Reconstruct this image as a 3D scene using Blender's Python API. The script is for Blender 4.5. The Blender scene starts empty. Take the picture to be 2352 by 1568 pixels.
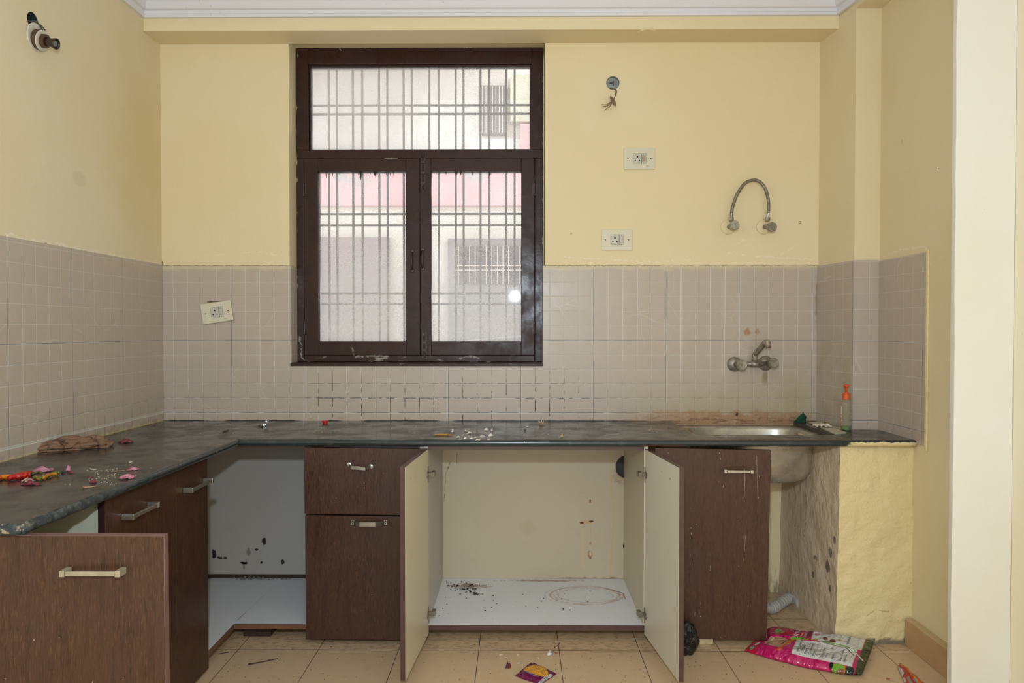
import bpy, bmesh, math, random
from mathutils import Vector, Matrix, noise, Euler
PI = math.pi
sc = bpy.context.scene
COL = sc.collection
random.seed(7)

# ------------------------------------------------------------------ camera
F_PX = 1640.0
YAW = math.atan(14 / F_PX); PITCH = math.atan(27 / F_PX)
CAM = Vector((0, 0, 1.21))
cd = bpy.data.cameras.new('camera'); cam = bpy.data.objects.new('camera', cd); COL.objects.link(cam)
cd.sensor_width = 36.0; cd.lens = 36.0 * F_PX / 2352.0; cd.clip_start = 0.05
cam.location = CAM; cam.rotation_euler = (PI / 2 - PITCH, 0, YAW)
sc.camera = cam
CR = Euler((PI / 2 - PITCH, 0, YAW)).to_matrix()

# ------------------------------------------------------------------ light, exposure
sc.view_settings.view_transform = 'Standard'
sc.view_settings.look = 'None'
sc.view_settings.gamma = 1.0
sc.view_settings.use_curve_mapping = False
sc.view_settings.exposure = 0.0
w = bpy.data.worlds.new('world'); sc.world = w; w.use_nodes = True
w.node_tree.nodes['Background'].inputs[0].default_value = (0.88, 0.955, 1.0, 1)
w.node_tree.nodes['Background'].inputs[1].default_value = 2.6
fl = bpy.data.lights.new('flash', 'POINT'); fl.energy = 110.0; fl.color = (0.72, 0.87, 1.0); fl.shadow_soft_size = 0.03
flo = bpy.data.objects.new('flash', fl); COL.objects.link(flo); flo.location = (-0.03, -0.02, 1.53)


def ray(x, y):
    return CR @ Vector(((x - 1176) / F_PX, -(y - 784) / F_PX, -1.0))
def on(ax, v, x, y):
    """world point seen at photo pixel (x, y) on the plane axis ax = v"""
    d = ray(x, y); return CAM + d * ((v - CAM[ax]) / d[ax])

# ------------------------------------------------------------------ material helpers
def C4(c): return (c[0], c[1], c[2], 1.0)
def S(r, g, b):
    """sRGB 0-255 -> linear"""
    f = lambda v: (v / 255 / 12.92) if v <= 10.3 else ((v / 255 + 0.055) / 1.055) ** 2.4
    return (f(r), f(g), f(b))

class M:
    def __init__(s, name, col=(0.5, 0.5, 0.5), rough=0.6, metal=0.0, spec=0.5):
        s.mat = bpy.data.materials.new(name); s.mat.use_nodes = True
        s.nt = s.mat.node_tree; s.bsdf = s.nt.nodes['Principled BSDF']
        s.bsdf.inputs['Roughness'].default_value = rough
        s.bsdf.inputs['Metallic'].default_value = metal
        s.bsdf.inputs['Specular IOR Level'].default_value = spec
        s.bsdf.inputs['Base Color'].default_value = C4(col)
        s.col = C4(col); s._o = None; s._p = None
    def n(s, t, **kw):
        nd = s.nt.nodes.new(t)
        for k, v in kw.items(): setattr(nd, k, v)
        return nd
    def put(s, sock, v):
        if hasattr(v, 'is_output') or isinstance(v, bpy.types.NodeSocket): s.nt.links.new(v, sock)
        else: sock.default_value = v
    @property
    def obj(s):
        if s._o is None: s._o = s.n('ShaderNodeTexCoord')
        return s._o.outputs['Object']
    @property
    def uv(s):
        if s._o is None: s._o = s.n('ShaderNodeTexCoord')
        return s._o.outputs['UV']
    @property
    def pos(s):
        if s._p is None: s._p = s.n('ShaderNodeNewGeometry')
        return s._p.outputs['Position']
    def sep(s, v):
        nd = s.n('ShaderNodeSeparateXYZ'); s.put(nd.inputs[0], v); return nd.outputs
    def m(s, op, a, b=0.0, c=None, clamp=False):
        nd = s.n('ShaderNodeMath', operation=op, use_clamp=clamp)
        s.put(nd.inputs[0], a); s.put(nd.inputs[1], b)
        if c is not None: s.put(nd.inputs[2], c)
        return nd.outputs[0]
    def v(s, op, a, b=(0, 0, 0)):
        nd = s.n('ShaderNodeVectorMath', operation=op); s.put(nd.inputs[0], a)
        if op == 'SCALE': s.put(nd.inputs['Scale'], b)
        elif len(nd.inputs) > 1: s.put(nd.inputs[1], b)
        return nd.outputs['Value'] if op in ('LENGTH', 'DOT_PRODUCT', 'DISTANCE') else nd.outputs[0]
    def noise(s, vec, scale=5.0, detail=4.0, rough=0.55, dist=0.0, color=False):
        nd = s.n('ShaderNodeTexNoise'); s.put(nd.inputs['Vector'], vec)
        nd.inputs['Scale'].default_value = scale; nd.inputs['Detail'].default_value = detail
        nd.inputs['Roughness'].default_value = rough; nd.inputs['Distortion'].default_value = dist
        return nd.outputs['Color' if color else 'Fac']
    def vor(s, vec, scale=5.0, feature='F1', rnd=1.0):
        nd = s.n('ShaderNodeTexVoronoi', feature=feature); s.put(nd.inputs['Vector'], vec)
        nd.inputs['Scale'].default_value = scale; nd.inputs['Randomness'].default_value = rnd
        return nd.outputs['Distance']
    def rng(s, x, a, b, c=0.0, d=1.0):
        nd = s.n('ShaderNodeMapRange', interpolation_type='SMOOTHSTEP'); s.put(nd.inputs[0], x)
        for i, q in enumerate((a, b, c, d)): nd.inputs[i + 1].default_value = q
        return nd.outputs[0]
    def mix(s, fac, a, b):
        nd = s.n('ShaderNodeMix', data_type='RGBA'); s.put(nd.inputs[0], fac)
        for i, q in ((6, a), (7, b)):
            s.put(nd.inputs[i], C4(q) if isinstance(q, tuple) and len(q) == 3 else q)
        return nd.outputs[2]
    def over(s, fac, col): s.col = s.mix(fac, s.col, col)
    def scale(s, vec, k): return s.v('MULTIPLY', vec, k)
    def blob(s, c, r, col, amp=0.5, nscale=30.0, soft=0.35, op=1.0, space=None, tex=None):
        """patch of colour: an ellipse at c with radii r and a ragged edge"""
        P = space if space is not None else s.pos
        q = s.v('MULTIPLY', s.v('SUBTRACT', P, tuple(c)), tuple(1.0 / x for x in r))
        d = s.v('LENGTH', q)
        if amp: d = s.m('ADD', d, s.m('MULTIPLY', s.m('SUBTRACT', s.noise(P, nscale, 4), 0.5), amp * 2))
        f = s.rng(d, 1.0 - soft, 1.0 + 0.02, 1.0, 0.0)
        if tex: f = s.m('MULTIPLY', f, tex)
        if op != 1.0: f = s.m('MULTIPLY', f, op)
        s.over(f, col); return f
    def stroke(s, pts, wd, col, op=0.8, wob=0.0, nscale=60.0, space=None, broken=0.0):
        P = space if space is not None else s.pos
        Q = P
        if wob:
            Q = s.v('ADD', P, s.v('SCALE', s.v('SUBTRACT', s.noise(P, nscale, 2, color=True), (0.5, 0.5, 0.5)), wob))
        best = None
        for a, b in zip(pts, pts[1:]):
            a = Vector(a); b = Vector(b); ba = b - a; L = max(ba.length_squared, 1e-9)
            pa = s.v('SUBTRACT', Q, tuple(a))
            h = s.m('MULTIPLY', s.v('DOT_PRODUCT', pa, tuple(ba)), 1.0 / L, clamp=True)
            bah = s.v('SCALE', tuple(ba), h)
            d = s.v('LENGTH', s.v('SUBTRACT', pa, bah))
            best = d if best is None else s.m('MINIMUM', best, d)
        f = s.rng(best, wd * 0.45, wd, op, 0.0)
        if broken: f = s.m('MULTIPLY', f, s.rng(s.noise(P, 90, 3), 0.5 - 0.5 * (1 - broken), 0.58))
        s.over(f, col); return f
    def specks(s, vec, scale, size, col, op=0.8, dens=0.5, seed=0.0):
        v = s.v('ADD', vec, (seed, seed * 1.7, seed * 0.3))
        d = s.vor(v, scale); msk = s.rng(s.noise(v, scale * 0.31, 1), dens - 0.055, dens - 0.01)
        f = s.m('MULTIPLY', s.rng(d, size * 0.6, size, op, 0.0), msk)
        s.over(f, col); return f
    def bump(s, h, strength=0.2, dist=0.01):
        nd = s.n('ShaderNodeBump'); nd.inputs['Strength'].default_value = strength
        nd.inputs['Distance'].default_value = dist; s.put(nd.inputs['Height'], h)
        prev = s.bsdf.inputs['Normal']
        if prev.is_linked: s.nt.links.new(prev.links[0].from_socket, nd.inputs['Normal'])
        s.nt.links.new(nd.outputs[0], prev)
    def rough(s, v): s.put(s.bsdf.inputs['Roughness'], v)
    def done(s):
        s.put(s.bsdf.inputs['Base Color'], s.col); return s.mat

def simple(name, col, rough=0.5, metal=0.0, var=0.25, nscale=40.0, bump=0.0, spec=0.5):
    m = M(name, col, rough, metal, spec)
    f = m.noise(m.obj, nscale, 4)
    m.over(m.rng(f, 0.35, 0.7, 0.0, var), tuple(c * 0.45 for c in col))
    if bump: m.bump(f, bump, 0.003)
    return m.done()

# ------------------------------------------------------------------ geometry helpers
class B:
    def __init__(s): s.bm = bmesh.new(); s.xf = Matrix.Identity(4)
    def V(s, p): return s.bm.verts.new(s.xf @ Vector(p))
    def box(s, x0, x1, y0, y1, z0, z1, xf=None):
        k = xf if xf is not None else Matrix.Identity(4)
        v = [s.V(k @ Vector((x, y, z))) for x in (x0, x1) for y in (y0, y1) for z in (z0, z1)]
        for f in ((0, 1, 3, 2), (4, 6, 7, 5), (0, 4, 5, 1), (2, 3, 7, 6), (0, 2, 6, 4), (1, 5, 7, 3)):
            s.bm.faces.new([v[i] for i in f])
        return s
    def prism(s, pts, z0, z1, ax=2):
        """polygon pts (2-D) extruded along axis ax"""
        def P(a, b, c): return {2: (a, b, c), 1: (a, c, b), 0: (c, a, b)}[ax]
        lo = [s.V(P(a, b, z0)) for a, b in pts]; hi = [s.V(P(a, b, z1)) for a, b in pts]
        n = len(pts)
        s.bm.faces.new(lo[::-1]); s.bm.faces.new(hi)
        for i in range(n): s.bm.faces.new((lo[i], lo[(i + 1) % n], hi[(i + 1) % n], hi[i]))
        return s
    def tube(s, pts, r, seg=12, closed=False, caps=True, ripple=None):
        pts = [Vector(p) for p in pts]; n = len(pts); rings = []
        up = Vector((0, 0, 1)); prev = None
        for i, p in enumerate(pts):
            t = (pts[min(i + 1, n - 1)] - pts[max(i - 1, 0)])
            if t.length < 1e-9: t = Vector((0, 0, 1))
            t.normalize()
            if prev is None:
                a = up if abs(t.dot(up)) < 0.9 else Vector((1, 0, 0))
                u = t.cross(a).normalized()
            else:
                u = (prev - t * prev.dot(t)).normalized()
            prev = u; v = t.cross(u)
            rr = r[i] if isinstance(r, (list, tuple)) else r
            rings.append([s.V(p + (u * math.cos(2 * PI * k / seg) + v * math.sin(2 * PI * k / seg)) * rr) for k in range(seg)])
        for a, b in zip(rings, rings[1:]):
            for k in range(seg): s.bm.faces.new((a[k], a[(k + 1) % seg], b[(k + 1) % seg], b[k]))
        if caps:
            s.bm.faces.new(rings[0][::-1]); s.bm.faces.new(rings[-1])
        return s
    def tubec(s, pts, r, seg=12): return s.tube(catmull([Vector(p) for p in pts], 6), r, seg)
    def lathe(s, prof, o, ax=(0, 0, 1), seg=24, lobes=0, lamp=0.0, hollow=False):
        """prof = [(radius, height)] around axis ax from o"""
        ax = Vector(ax).normalized(); o = Vector(o)
        a = Vector((0, 0, 1)) if abs(ax.z) < 0.9 else Vector((1, 0, 0))
        u = ax.cross(a).normalized(); v = ax.cross(u); rings = []
        for r, h in prof:
            ring = []
            for k in range(seg):
                t = 2 * PI * k / seg
                rr = max(r, 1e-4) * (1 + (lamp * math.cos(lobes * t) if lobes and r > 0.004 else 0))
                ring.append(s.V(o + ax * h + (u * math.cos(t) + v * math.sin(t)) * rr))
            rings.append(ring)
        for p, q in zip(rings, rings[1:]):
            for k in range(seg): s.bm.faces.new((p[k], p[(k + 1) % seg], q[(k + 1) % seg], q[k]))
        if hollow:
            for k in range(seg): s.bm.faces.new((rings[-1][k], rings[-1][(k + 1) % seg], rings[0][(k + 1) % seg], rings[0][k]))
        else: s.bm.faces.new(rings[0][::-1]); s.bm.faces.new(rings[-1])
        return s
    def grid(s, fn, nu, nv, thick=0.0, uvfn=True):
        """surface fn(u,v)->point; optional second skin thick below (along fn normal approx -z)"""
        vs = [[s.V(fn(i / nu, j / nv)) for j in range(nv + 1)] for i in range(nu + 1)]
        uvl = s.bm.loops.layers.uv.verify()
        for i in range(nu):
            for j in range(nv):
                f = s.bm.faces.new((vs[i][j], vs[i + 1][j], vs[i + 1][j + 1], vs[i][j + 1]))
                for l, (a, b) in zip(f.loops, ((i, j), (i + 1, j), (i + 1, j + 1), (i, j + 1))):
                    l[uvl].uv = (a / nu, b / nv)
        return s
    def blobm(s, c, r, amp=0.2, sub=3, seed=0, fr=1.5):
        """lumpy ellipsoid"""
        t = bmesh.new(); bmesh.ops.create_icosphere(t, subdivisions=sub, radius=1.0)
        mp = {}
        for v in t.verts:
            d = v.co.normalized(); k = 1 + amp * noise.noise(d * fr + Vector((seed, seed * 2.3, 0)))*2
            mp[v.index] = s.V(Vector(c) + Vector((d.x * r[0] * k, d.y * r[1] * k, d.z * r[2] * k)))
        for f in t.faces: s.bm.faces.new([mp[v.index] for v in f.verts])
        t.free(); return s
    def build(s, name, mat, parent=None, smooth=False, bevel=0.0, solid=0.0, recalc=True, cut=None, sub=0, offset=-1.0):
        if recalc: bmesh.ops.recalc_face_normals(s.bm, faces=s.bm.faces)
        me = bpy.data.meshes.new(name); s.bm.to_mesh(me); s.bm.free()
        ob = bpy.data.objects.new(name, me); COL.objects.link(ob)
        if cut is not None:
            cm = bpy.data.meshes.new('tmp'); bmesh.ops.recalc_face_normals(cut.bm, faces=cut.bm.faces); cut.bm.to_mesh(cm); cut.bm.free()
            co = bpy.data.objects.new('tmp', cm); COL.objects.link(co)
            md = ob.modifiers.new('b', 'BOOLEAN'); md.operation = 'DIFFERENCE'; md.object = co; md.solver = 'EXACT'; md.use_self = True
            bpy.context.view_layer.update()
            me2 = bpy.data.meshes.new_from_object(ob.evaluated_get(bpy.context.evaluated_depsgraph_get()))
            ob.modifiers.clear(); ob.data = me2; me2.name = name
            bpy.data.objects.remove(co); bpy.data.meshes.remove(me); me = me2
        if parent is not None:
            me.transform(Matrix.Translation(-world_loc(parent))); ob.parent = parent
        me.materials.clear(); me.materials.append(mat)
        if smooth:
            for p in me.polygons: p.use_smooth = True
        if solid:
            md = ob.modifiers.new('s', 'SOLIDIFY'); md.thickness = solid; md.offset = offset
        if bevel:
            md = ob.modifiers.new('v', 'BEVEL'); md.width = bevel; md.segments = 2; md.limit_method = 'ANGLE'
        if sub:
            md = ob.modifiers.new('u', 'SUBSURF'); md.levels = sub; md.render_levels = sub
        return ob

def world_loc(o):
    p = Vector(o.location)
    while o.parent is not None: o = o.parent; p += o.location
    return p
def thing(name, label, cat, loc, group=None):
    o = bpy.data.objects.new(name, None); COL.objects.link(o); o.location = loc; o.empty_display_size = 0.05
    return tag(o, label, cat, group)
def tag(o, label, cat, group=None, kind=None):
    o['label'] = label; o['category'] = cat
    if group: o['group'] = group
    if kind: o['kind'] = kind
    return o
def struct(o, label=None, cat=None):
    o['kind'] = 'structure'
    if label: o['label'] = label
    if cat: o['category'] = cat
    return o
def recentre(o):
    """move a top-level mesh's origin to the base of the thing"""
    me = o.data; n = len(me.vertices); c = Vector((0, 0, 0)); z = 1e9
    for v in me.vertices: c += v.co; z = min(z, v.co.z)
    c /= n; c.z = z
    me.transform(Matrix.Translation(-c)); o.location = c
    return o
def text_mesh(body, size, fn, align='LEFT'):
    """text laid out in a plane, each vertex carried by fn(x, y) -> world point"""
    cu = bpy.data.curves.new('t', 'FONT'); cu.body = body; cu.size = size; cu.align_x = align; cu.fill_mode = 'FRONT'; cu.resolution_u = 2
    ob = bpy.data.objects.new('t', cu); COL.objects.link(ob)
    bpy.context.view_layer.update()
    me = bpy.data.meshes.new_from_object(ob.evaluated_get(bpy.context.evaluated_depsgraph_get()))
    pts = [tuple(v.co) for v in me.vertices]; fc = [tuple(p.vertices) for p in me.polygons]
    bpy.data.objects.remove(ob); bpy.data.curves.remove(cu); bpy.data.meshes.remove(me)
    return pts, fc
def add_text(b, body, size, fn, align='LEFT'):
    pts, fc = text_mesh(body, size, fn, align)
    vs = [b.V(fn(x, y)) for x, y, z in pts]
    for f in fc:
        try: b.bm.faces.new([vs[i] for i in f])
        except ValueError: pass

def catmull(pts, n=6):
    out_ = []
    for i in range(len(pts) - 1):
        p0 = pts[max(i - 1, 0)]; p1 = pts[i]; p2 = pts[i + 1]; p3 = pts[min(i + 2, len(pts) - 1)]
        for k in range(n):
            s_ = k / n
            out_.append(0.5 * ((2 * p1) + (-p0 + p2) * s_ + (2 * p0 - 5 * p1 + 4 * p2 - p3) * s_ ** 2 + (-p0 + 3 * p1 - 3 * p2 + p3) * s_ ** 3))
    out_.append(pts[-1]); return out_

# ------------------------------------------------------------------ key dimensions (metres)
XL, XR, YB, ZC = -1.642, 1.371, 3.28, 0.791
T = 0.333; TX = -1.320; TZ = 0.829        # wall tile size and origin
XW = 1.515                                 # right wall, in front of the pier
# ------------------------------------------------------------------ materials: the room
def wall_paint(name, base, marks=None, rough=0.55, lumpy=0.0):
    m = M(name, base, rough, spec=0.35)
    n1 = m.noise(m.pos, 1.3, 3); n2 = m.noise(m.pos, 9, 5); n3 = m.noise(m.pos, 70, 4)
    m.over(m.rng(n1, 0.40, 0.68, 0, 0.35), tuple((base[0] * 0.93, base[1] * 0.88, base[2] * 0.72)))
    m.over(m.rng(n2, 0.55, 0.75, 0, 0.18), (base[0] * 1.02, base[1] * 1.03, base[2] * 1.18))
    m.specks(m.pos, 34, 0.05, (base[0] * 0.45, base[1] * 0.4, base[2] * 0.4), 0.55, 0.62)
    m.bump(n2, 0.12 + lumpy, 0.02 + lumpy * 0.02); m.bump(n3, 0.12, 0.003)
    if lumpy: m.bump(m.noise(m.pos, 26, 4, 0.6), 0.5, 0.012)
    if marks: marks(m)
    return m.done()
YEL = S(230, 213, 174)
CHALK = S(240, 234, 216)
def wb(x, y): return tuple(on(1, YB, x, y))
def marks_back(m):
    m.stroke([wb(395, 603), wb(450, 590), wb(530, 582), wb(600, 579), wb(668, 590)], 0.0030, CHALK, 0.55, 0.020)
    m.stroke([wb(1290, 590), wb(1400, 596), wb(1500, 602), wb(1600, 596)], 0.0037, CHALK, 0.6, 0.020)
    m.stroke([wb(1670, 588), wb(1690, 565), wb(1712, 545)], 0.0045, CHALK, 0.6, 0.020)
    m.stroke([wb(1672, 580), wb(1730, 588), wb(1800, 592), wb(1870, 596)], 0.0045, CHALK, 0.5, 0.028)
    m.stroke([wb(1790, 590), wb(1830, 562)], 0.0045, CHALK, 0.45, 0.023)
    m.stroke([wb(1605, 605), wb(1612, 570)], 0.0030, CHALK, 0.4, 0.020)
    m.stroke([wb(1505, 342), wb(1570, 341)], 0.0018, S(150, 135, 100), 0.6, 0.003, broken=0.5)
    m.stroke([wb(1775, 508), wb(1810, 500), wb(1862, 492), wb(1875, 470)], 0.0022, S(150, 130, 95), 0.55, 0.006, broken=0.6)
    m.stroke([wb(1875, 470), wb(1862, 500), wb(1870, 560), wb(1868, 600)], 0.002, S(170, 150, 110), 0.4, 0.008)
    m.stroke([wb(1254, 400), wb(1262, 412)], 0.002, S(110, 90, 60), 0.5)
    m.stroke([wb(545, 180), wb(550, 165), wb(571, 135)], 0.0022, S(190, 160, 90), 0.5, 0.004)
    m.stroke([wb(540, 195), wb(548, 183)], 0.003, S(190, 160, 90), 0.5, 0.004)
    m.blob(wb(1838, 510), (0.008, 0.1, 0.008), S(110, 85, 55), 0.3, 200, 0.3, 0.7)
    m.blob(wb(1838, 510), (0.0035, 0.1, 0.0035), S(225, 205, 150), 0, 200, 0.3)
    m.blob(wb(1312, 536), (0.004, 0.1, 0.004), S(130, 100, 60), 0.1, 200, 0.3, 0.8)
    m.blob(wb(372, 606), (0.007, 0.1, 0.016), S(105, 85, 60), 0.5, 90, 0.3, 0.85)
    for x, y, r in ((1700, 525, .03), (1730, 520, .02), (1760, 505, .016)):
        m.blob(wb(x, y), (r, 0.1, r), S(190, 168, 118), 1.0, 50, 0.8, 0.14)
    # grimy line where paint meets the tiles, lower interior stains
    z = m.sep(m.pos)[2]; nn = m.noise(m.pos, 60, 3)
    zz = m.m('ADD', z, m.m('MULTIPLY', m.m('SUBTRACT', nn, 0.5), 0.012))
    m.over(m.m('MULTIPLY', m.rng(m.m('ABSOLUTE', m.m('SUBTRACT', zz, 1.5045)), 0.001, 0.0038, 0.7, 0.0), m.rng(m.noise(m.pos, 7, 2), 0.38, 0.55, 0.3, 1)), S(120, 98, 66))
    # mouldy strip low in the open bay by the pier
    k = m.m('MULTIPLY', m.rng(z, 0.0, 0.16, 1, 0), m.rng(m.noise(m.scale(m.pos, (3, 1, 0.8)), 14, 4), 0.45, 0.55))
    m.over(m.m('MULTIPLY', m.m('MULTIPLY', k, m.rng(m.sep(m.pos)[0], 0.95, 1.0)), 0.7), S(120, 110, 92))
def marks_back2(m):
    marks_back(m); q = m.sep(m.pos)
    m.over(m.m('MULTIPLY', m.rng(q[2], 0.752, 0.758, 1, 0), m.rng(q[0], 0.50, 0.506, 1, 0)), S(62, 54, 48))  # bare wall behind the cabinets, coloured darker to stand in for shade in the holes
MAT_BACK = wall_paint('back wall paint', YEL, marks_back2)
def marks_left(m):
    P = lambda x, y: tuple(on(0, XL, x, y))
    m.stroke([P(5, 537), P(60, 548), P(140, 562), P(230, 582), P(320, 598), P(360, 603)], 0.0060, CHALK, 0.5, 0.036, 30)
    m.blob(P(105, 562), (0.1, 0.012, 0.007), S(90, 78, 66), 0.5, 90, 0.3, 0.9)
    m.blob(P(90, 560), (0.1, 0.012, 0.006), S(232, 224, 205), 0.5, 90, 0.3, 0.9)
    m.blob(P(123, 568), (0.1, 0.008, 0.004), S(60, 50, 42), 0.5, 90, 0.3, 0.9)
    m.blob(P(182, 410), (0.1, 0.05, 0.035), S(200, 185, 150), 0.0, 10, 0.4, 0.35)
    m.blob(P(325, 300), (0.1, 0.34, 0.62), S(214, 190, 128), 0.9, 3.5, 1.0, 0.45)
MAT_LEFT = wall_paint('left wall paint', S(226, 211, 178), marks_left)
def marks_right(m):
    P = lambda x, y: tuple(on(0, XW, x, y))
    m.stroke([P(2048, 582), P(2080, 572), P(2120, 566), P(2133, 574), P(2138, 610)], 0.0045, CHALK, 0.5, 0.023)
    m.blob(P(2072, 326), (0.1, 0.006, 0.012), S(190, 175, 140), 0.4, 90, 0.3, 0.7)
    m.blob(P(2155, 387), (0.1, 0.003, 0.004), S(60, 50, 40), 0, 90, 0.3)
MAT_RIGHT = wall_paint('right wall paint', S(226, 210, 172), marks_right)
MAT_NEAR = wall_paint('near pier paint', S(228, 223, 212))
def marks_stub(m):
    z = m.sep(m.pos)[2]
    k = m.m('MULTIPLY', m.rng(m.m('ADD', z, m.m('MULTIPLY', m.noise(m.pos, 24, 4), 0.09)), 0.055, 0.075, 1, 0), 0.85)
    m.over(k, S(110, 100, 88))
    m.stroke([tuple(on(1, 2.74, x, y)) for x, y in ((1990, 1415), (2010, 1400), (2040, 1405), (2060, 1390))], 0.0025, S(165, 135, 85), 0.7, 0.01)
MAT_STUB = wall_paint('plastered stub paint', S(228, 210, 160), marks_stub, lumpy=0.5)
def marks_stub_side(m):
    for x, y, rx, ry in ((1905, 1300, .02, .03), (1912, 1270, .012, .03), (1920, 1240, .01, .02), (1875, 1320, .012, .02), (1910, 1350, .008, .02), (1880, 1280, .01, .015)):
        m.blob(tuple(on(0, 1.234, x, y)), (0.1, rx * 1.2, ry * 0.8), S(126, 118, 108), 0.8, 60, 0.2, 0.9)
    m.bump(m.noise(m.scale(m.pos, (1, 1, 0.45)), 38, 4, 0.65), 0.4, 0.010)
MAT_STUBSIDE = wall_paint('grey rough plaster', S(228, 206, 178), marks_stub_side, lumpy=0.35)

MW = M('ceiling white', S(222, 219, 222), 0.6)
MW.specks(MW.pos, 40, 0.09, S(150, 145, 145), 0.6, 0.55)
kk = MW.m('MULTIPLY', MW.rng(MW.noise(MW.scale(MW.pos, (1, 2, 3)), 9, 4), 0.52, 0.56), MW.rng(MW.sep(MW.pos)[0], 0.5, 0.8))
MW.over(MW.m('MULTIPLY', kk, MW.rng(MW.sep(MW.pos)[2], 2.625, 2.635)), S(196, 186, 180))
MW.bump(MW.noise(MW.pos, 60, 3), 0.15, 0.003)
MAT_WHITE = MW.done()

def tile_mat(name, ax, u0, dirt, extra=None, z0=TZ, dark=1.0):
    """pinkish beige tiles with a 5 x 5 grid moulded in each; ax: wall runs along this axis"""
    base = S(184 * dark, 169 * dark, 154 * dark)
    m = M(name, base, 0.32, spec=0.45)
    s = m.sep(m.pos); P = m.pos
    wv = m.m('MULTIPLY', m.m('SUBTRACT', m.noise(P, 40, 2), 0.5), 0.0036)
    wv2 = m.m('MULTIPLY', m.m('SUBTRACT', m.noise(m.v('ADD', P, (3, 5, 7)), 40, 2), 0.5), 0.0036)
    u = m.m('SUBTRACT', s[ax], u0); z = m.m('SUBTRACT', s[2], z0)
    # soft mottling
    m.over(m.rng(m.noise(P, 2.5, 3), 0.4, 0.7, 0, 0.35), S(190, 172, 154))
    m.over(m.rng(m.noise(P, 55, 4), 0.45, 0.75, 0, 0.15), S(172, 156, 140))
    # moulded mini grid
    du = m.m('PINGPONG', m.m('ADD', u, wv), T / 10); dz = m.m('PINGPONG', m.m('ADD', z, wv2), T / 10)
    d = m.m('MINIMUM', du, dz)
    g = m.rng(d, 0.0009, 0.0028, 1, 0)
    m.over(m.m('MULTIPLY', g, 0.48), S(204, 199, 192))
    # faint hair veins
    ve = m.vor(m.v('ADD', P, m.v('SCALE', m.noise(P, 7, 2, color=True), 0.05)), 6.5, 'DISTANCE_TO_EDGE')
    vm = m.m('MULTIPLY', m.rng(ve, 0.0, 0.012, 1, 0), m.rng(m.noise(P, 5, 2), 0.52, 0.6))
    m.over(m.m('MULTIPLY', vm, 0.35), S(214, 208, 200))
    # yellow paint drips / spots
    dr = m.specks(m.scale(P, (1, 1, 0.22)), 26, 0.06, S(214, 192, 120), 0.55, 0.60)
    m.specks(P, 42, 0.045, S(96, 76, 56), 0.7, 0.60, 4.0)
    # grime blackens mini-grid lines where dirt(m) says
    if dirt:
        q = dirt(m, s)
        nz = m.rng(m.noise(P, 28, 3), 0.42, 0.56)
        m.over(m.m('MULTIPLY', m.m('MULTIPLY', m.rng(d, 0.0008, 0.0024, 1, 0), nz), m.m('MULTIPLY', q, 1.0, clamp=True)), S(40, 34, 28))
    # true joints
    Du = m.m('PINGPONG', u, T / 2); Dz = m.m('ADD', m.m('PINGPONG', z, T / 2), m.m('GREATER_THAN', s[2], 1.47))
    D = m.m('MINIMUM', Du, Dz)
    m.over(m.rng(D, 0.0020, 0.0034, 0.45, 0), S(206, 200, 194))
    m.over(m.m('MULTIPLY', m.rng(D, 0.0006, 0.0017, 1, 0), m.rng(m.noise(P, 12, 2), 0.3, 0.6, 0.5, 0.95)), S(104, 100, 94))
    if extra: extra(m, s)
    m.bump(m.m('MULTIPLY', m.rng(d, 0.0, 0.003, 0, 1), m.rng(D, 0.0, 0.0025, 0, 1)), 0.28, 0.0025)
    m.bump(m.noise(P, 14, 2), 0.08, 0.01)
    m.rough(m.rng(m.noise(P, 6, 2), 0.3, 0.7, 0.29, 0.36))
    return m.done()
def dirt_back(m, s):
    lo = m.rng(s[2], 0.85, 1.12, 1, 0)
    mid = m.m('MULTIPLY', m.rng(s[0], -1.1, -0.9), m.rng(s[0], 0.25, 0.5, 1, 0))
    return m.m('MAXIMUM', m.m('MULTIPLY', lo, m.m('MAXIMUM', mid, 0.38)), m.rng(s[2], 0.80, 0.9, 0.5, 0))
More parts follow.
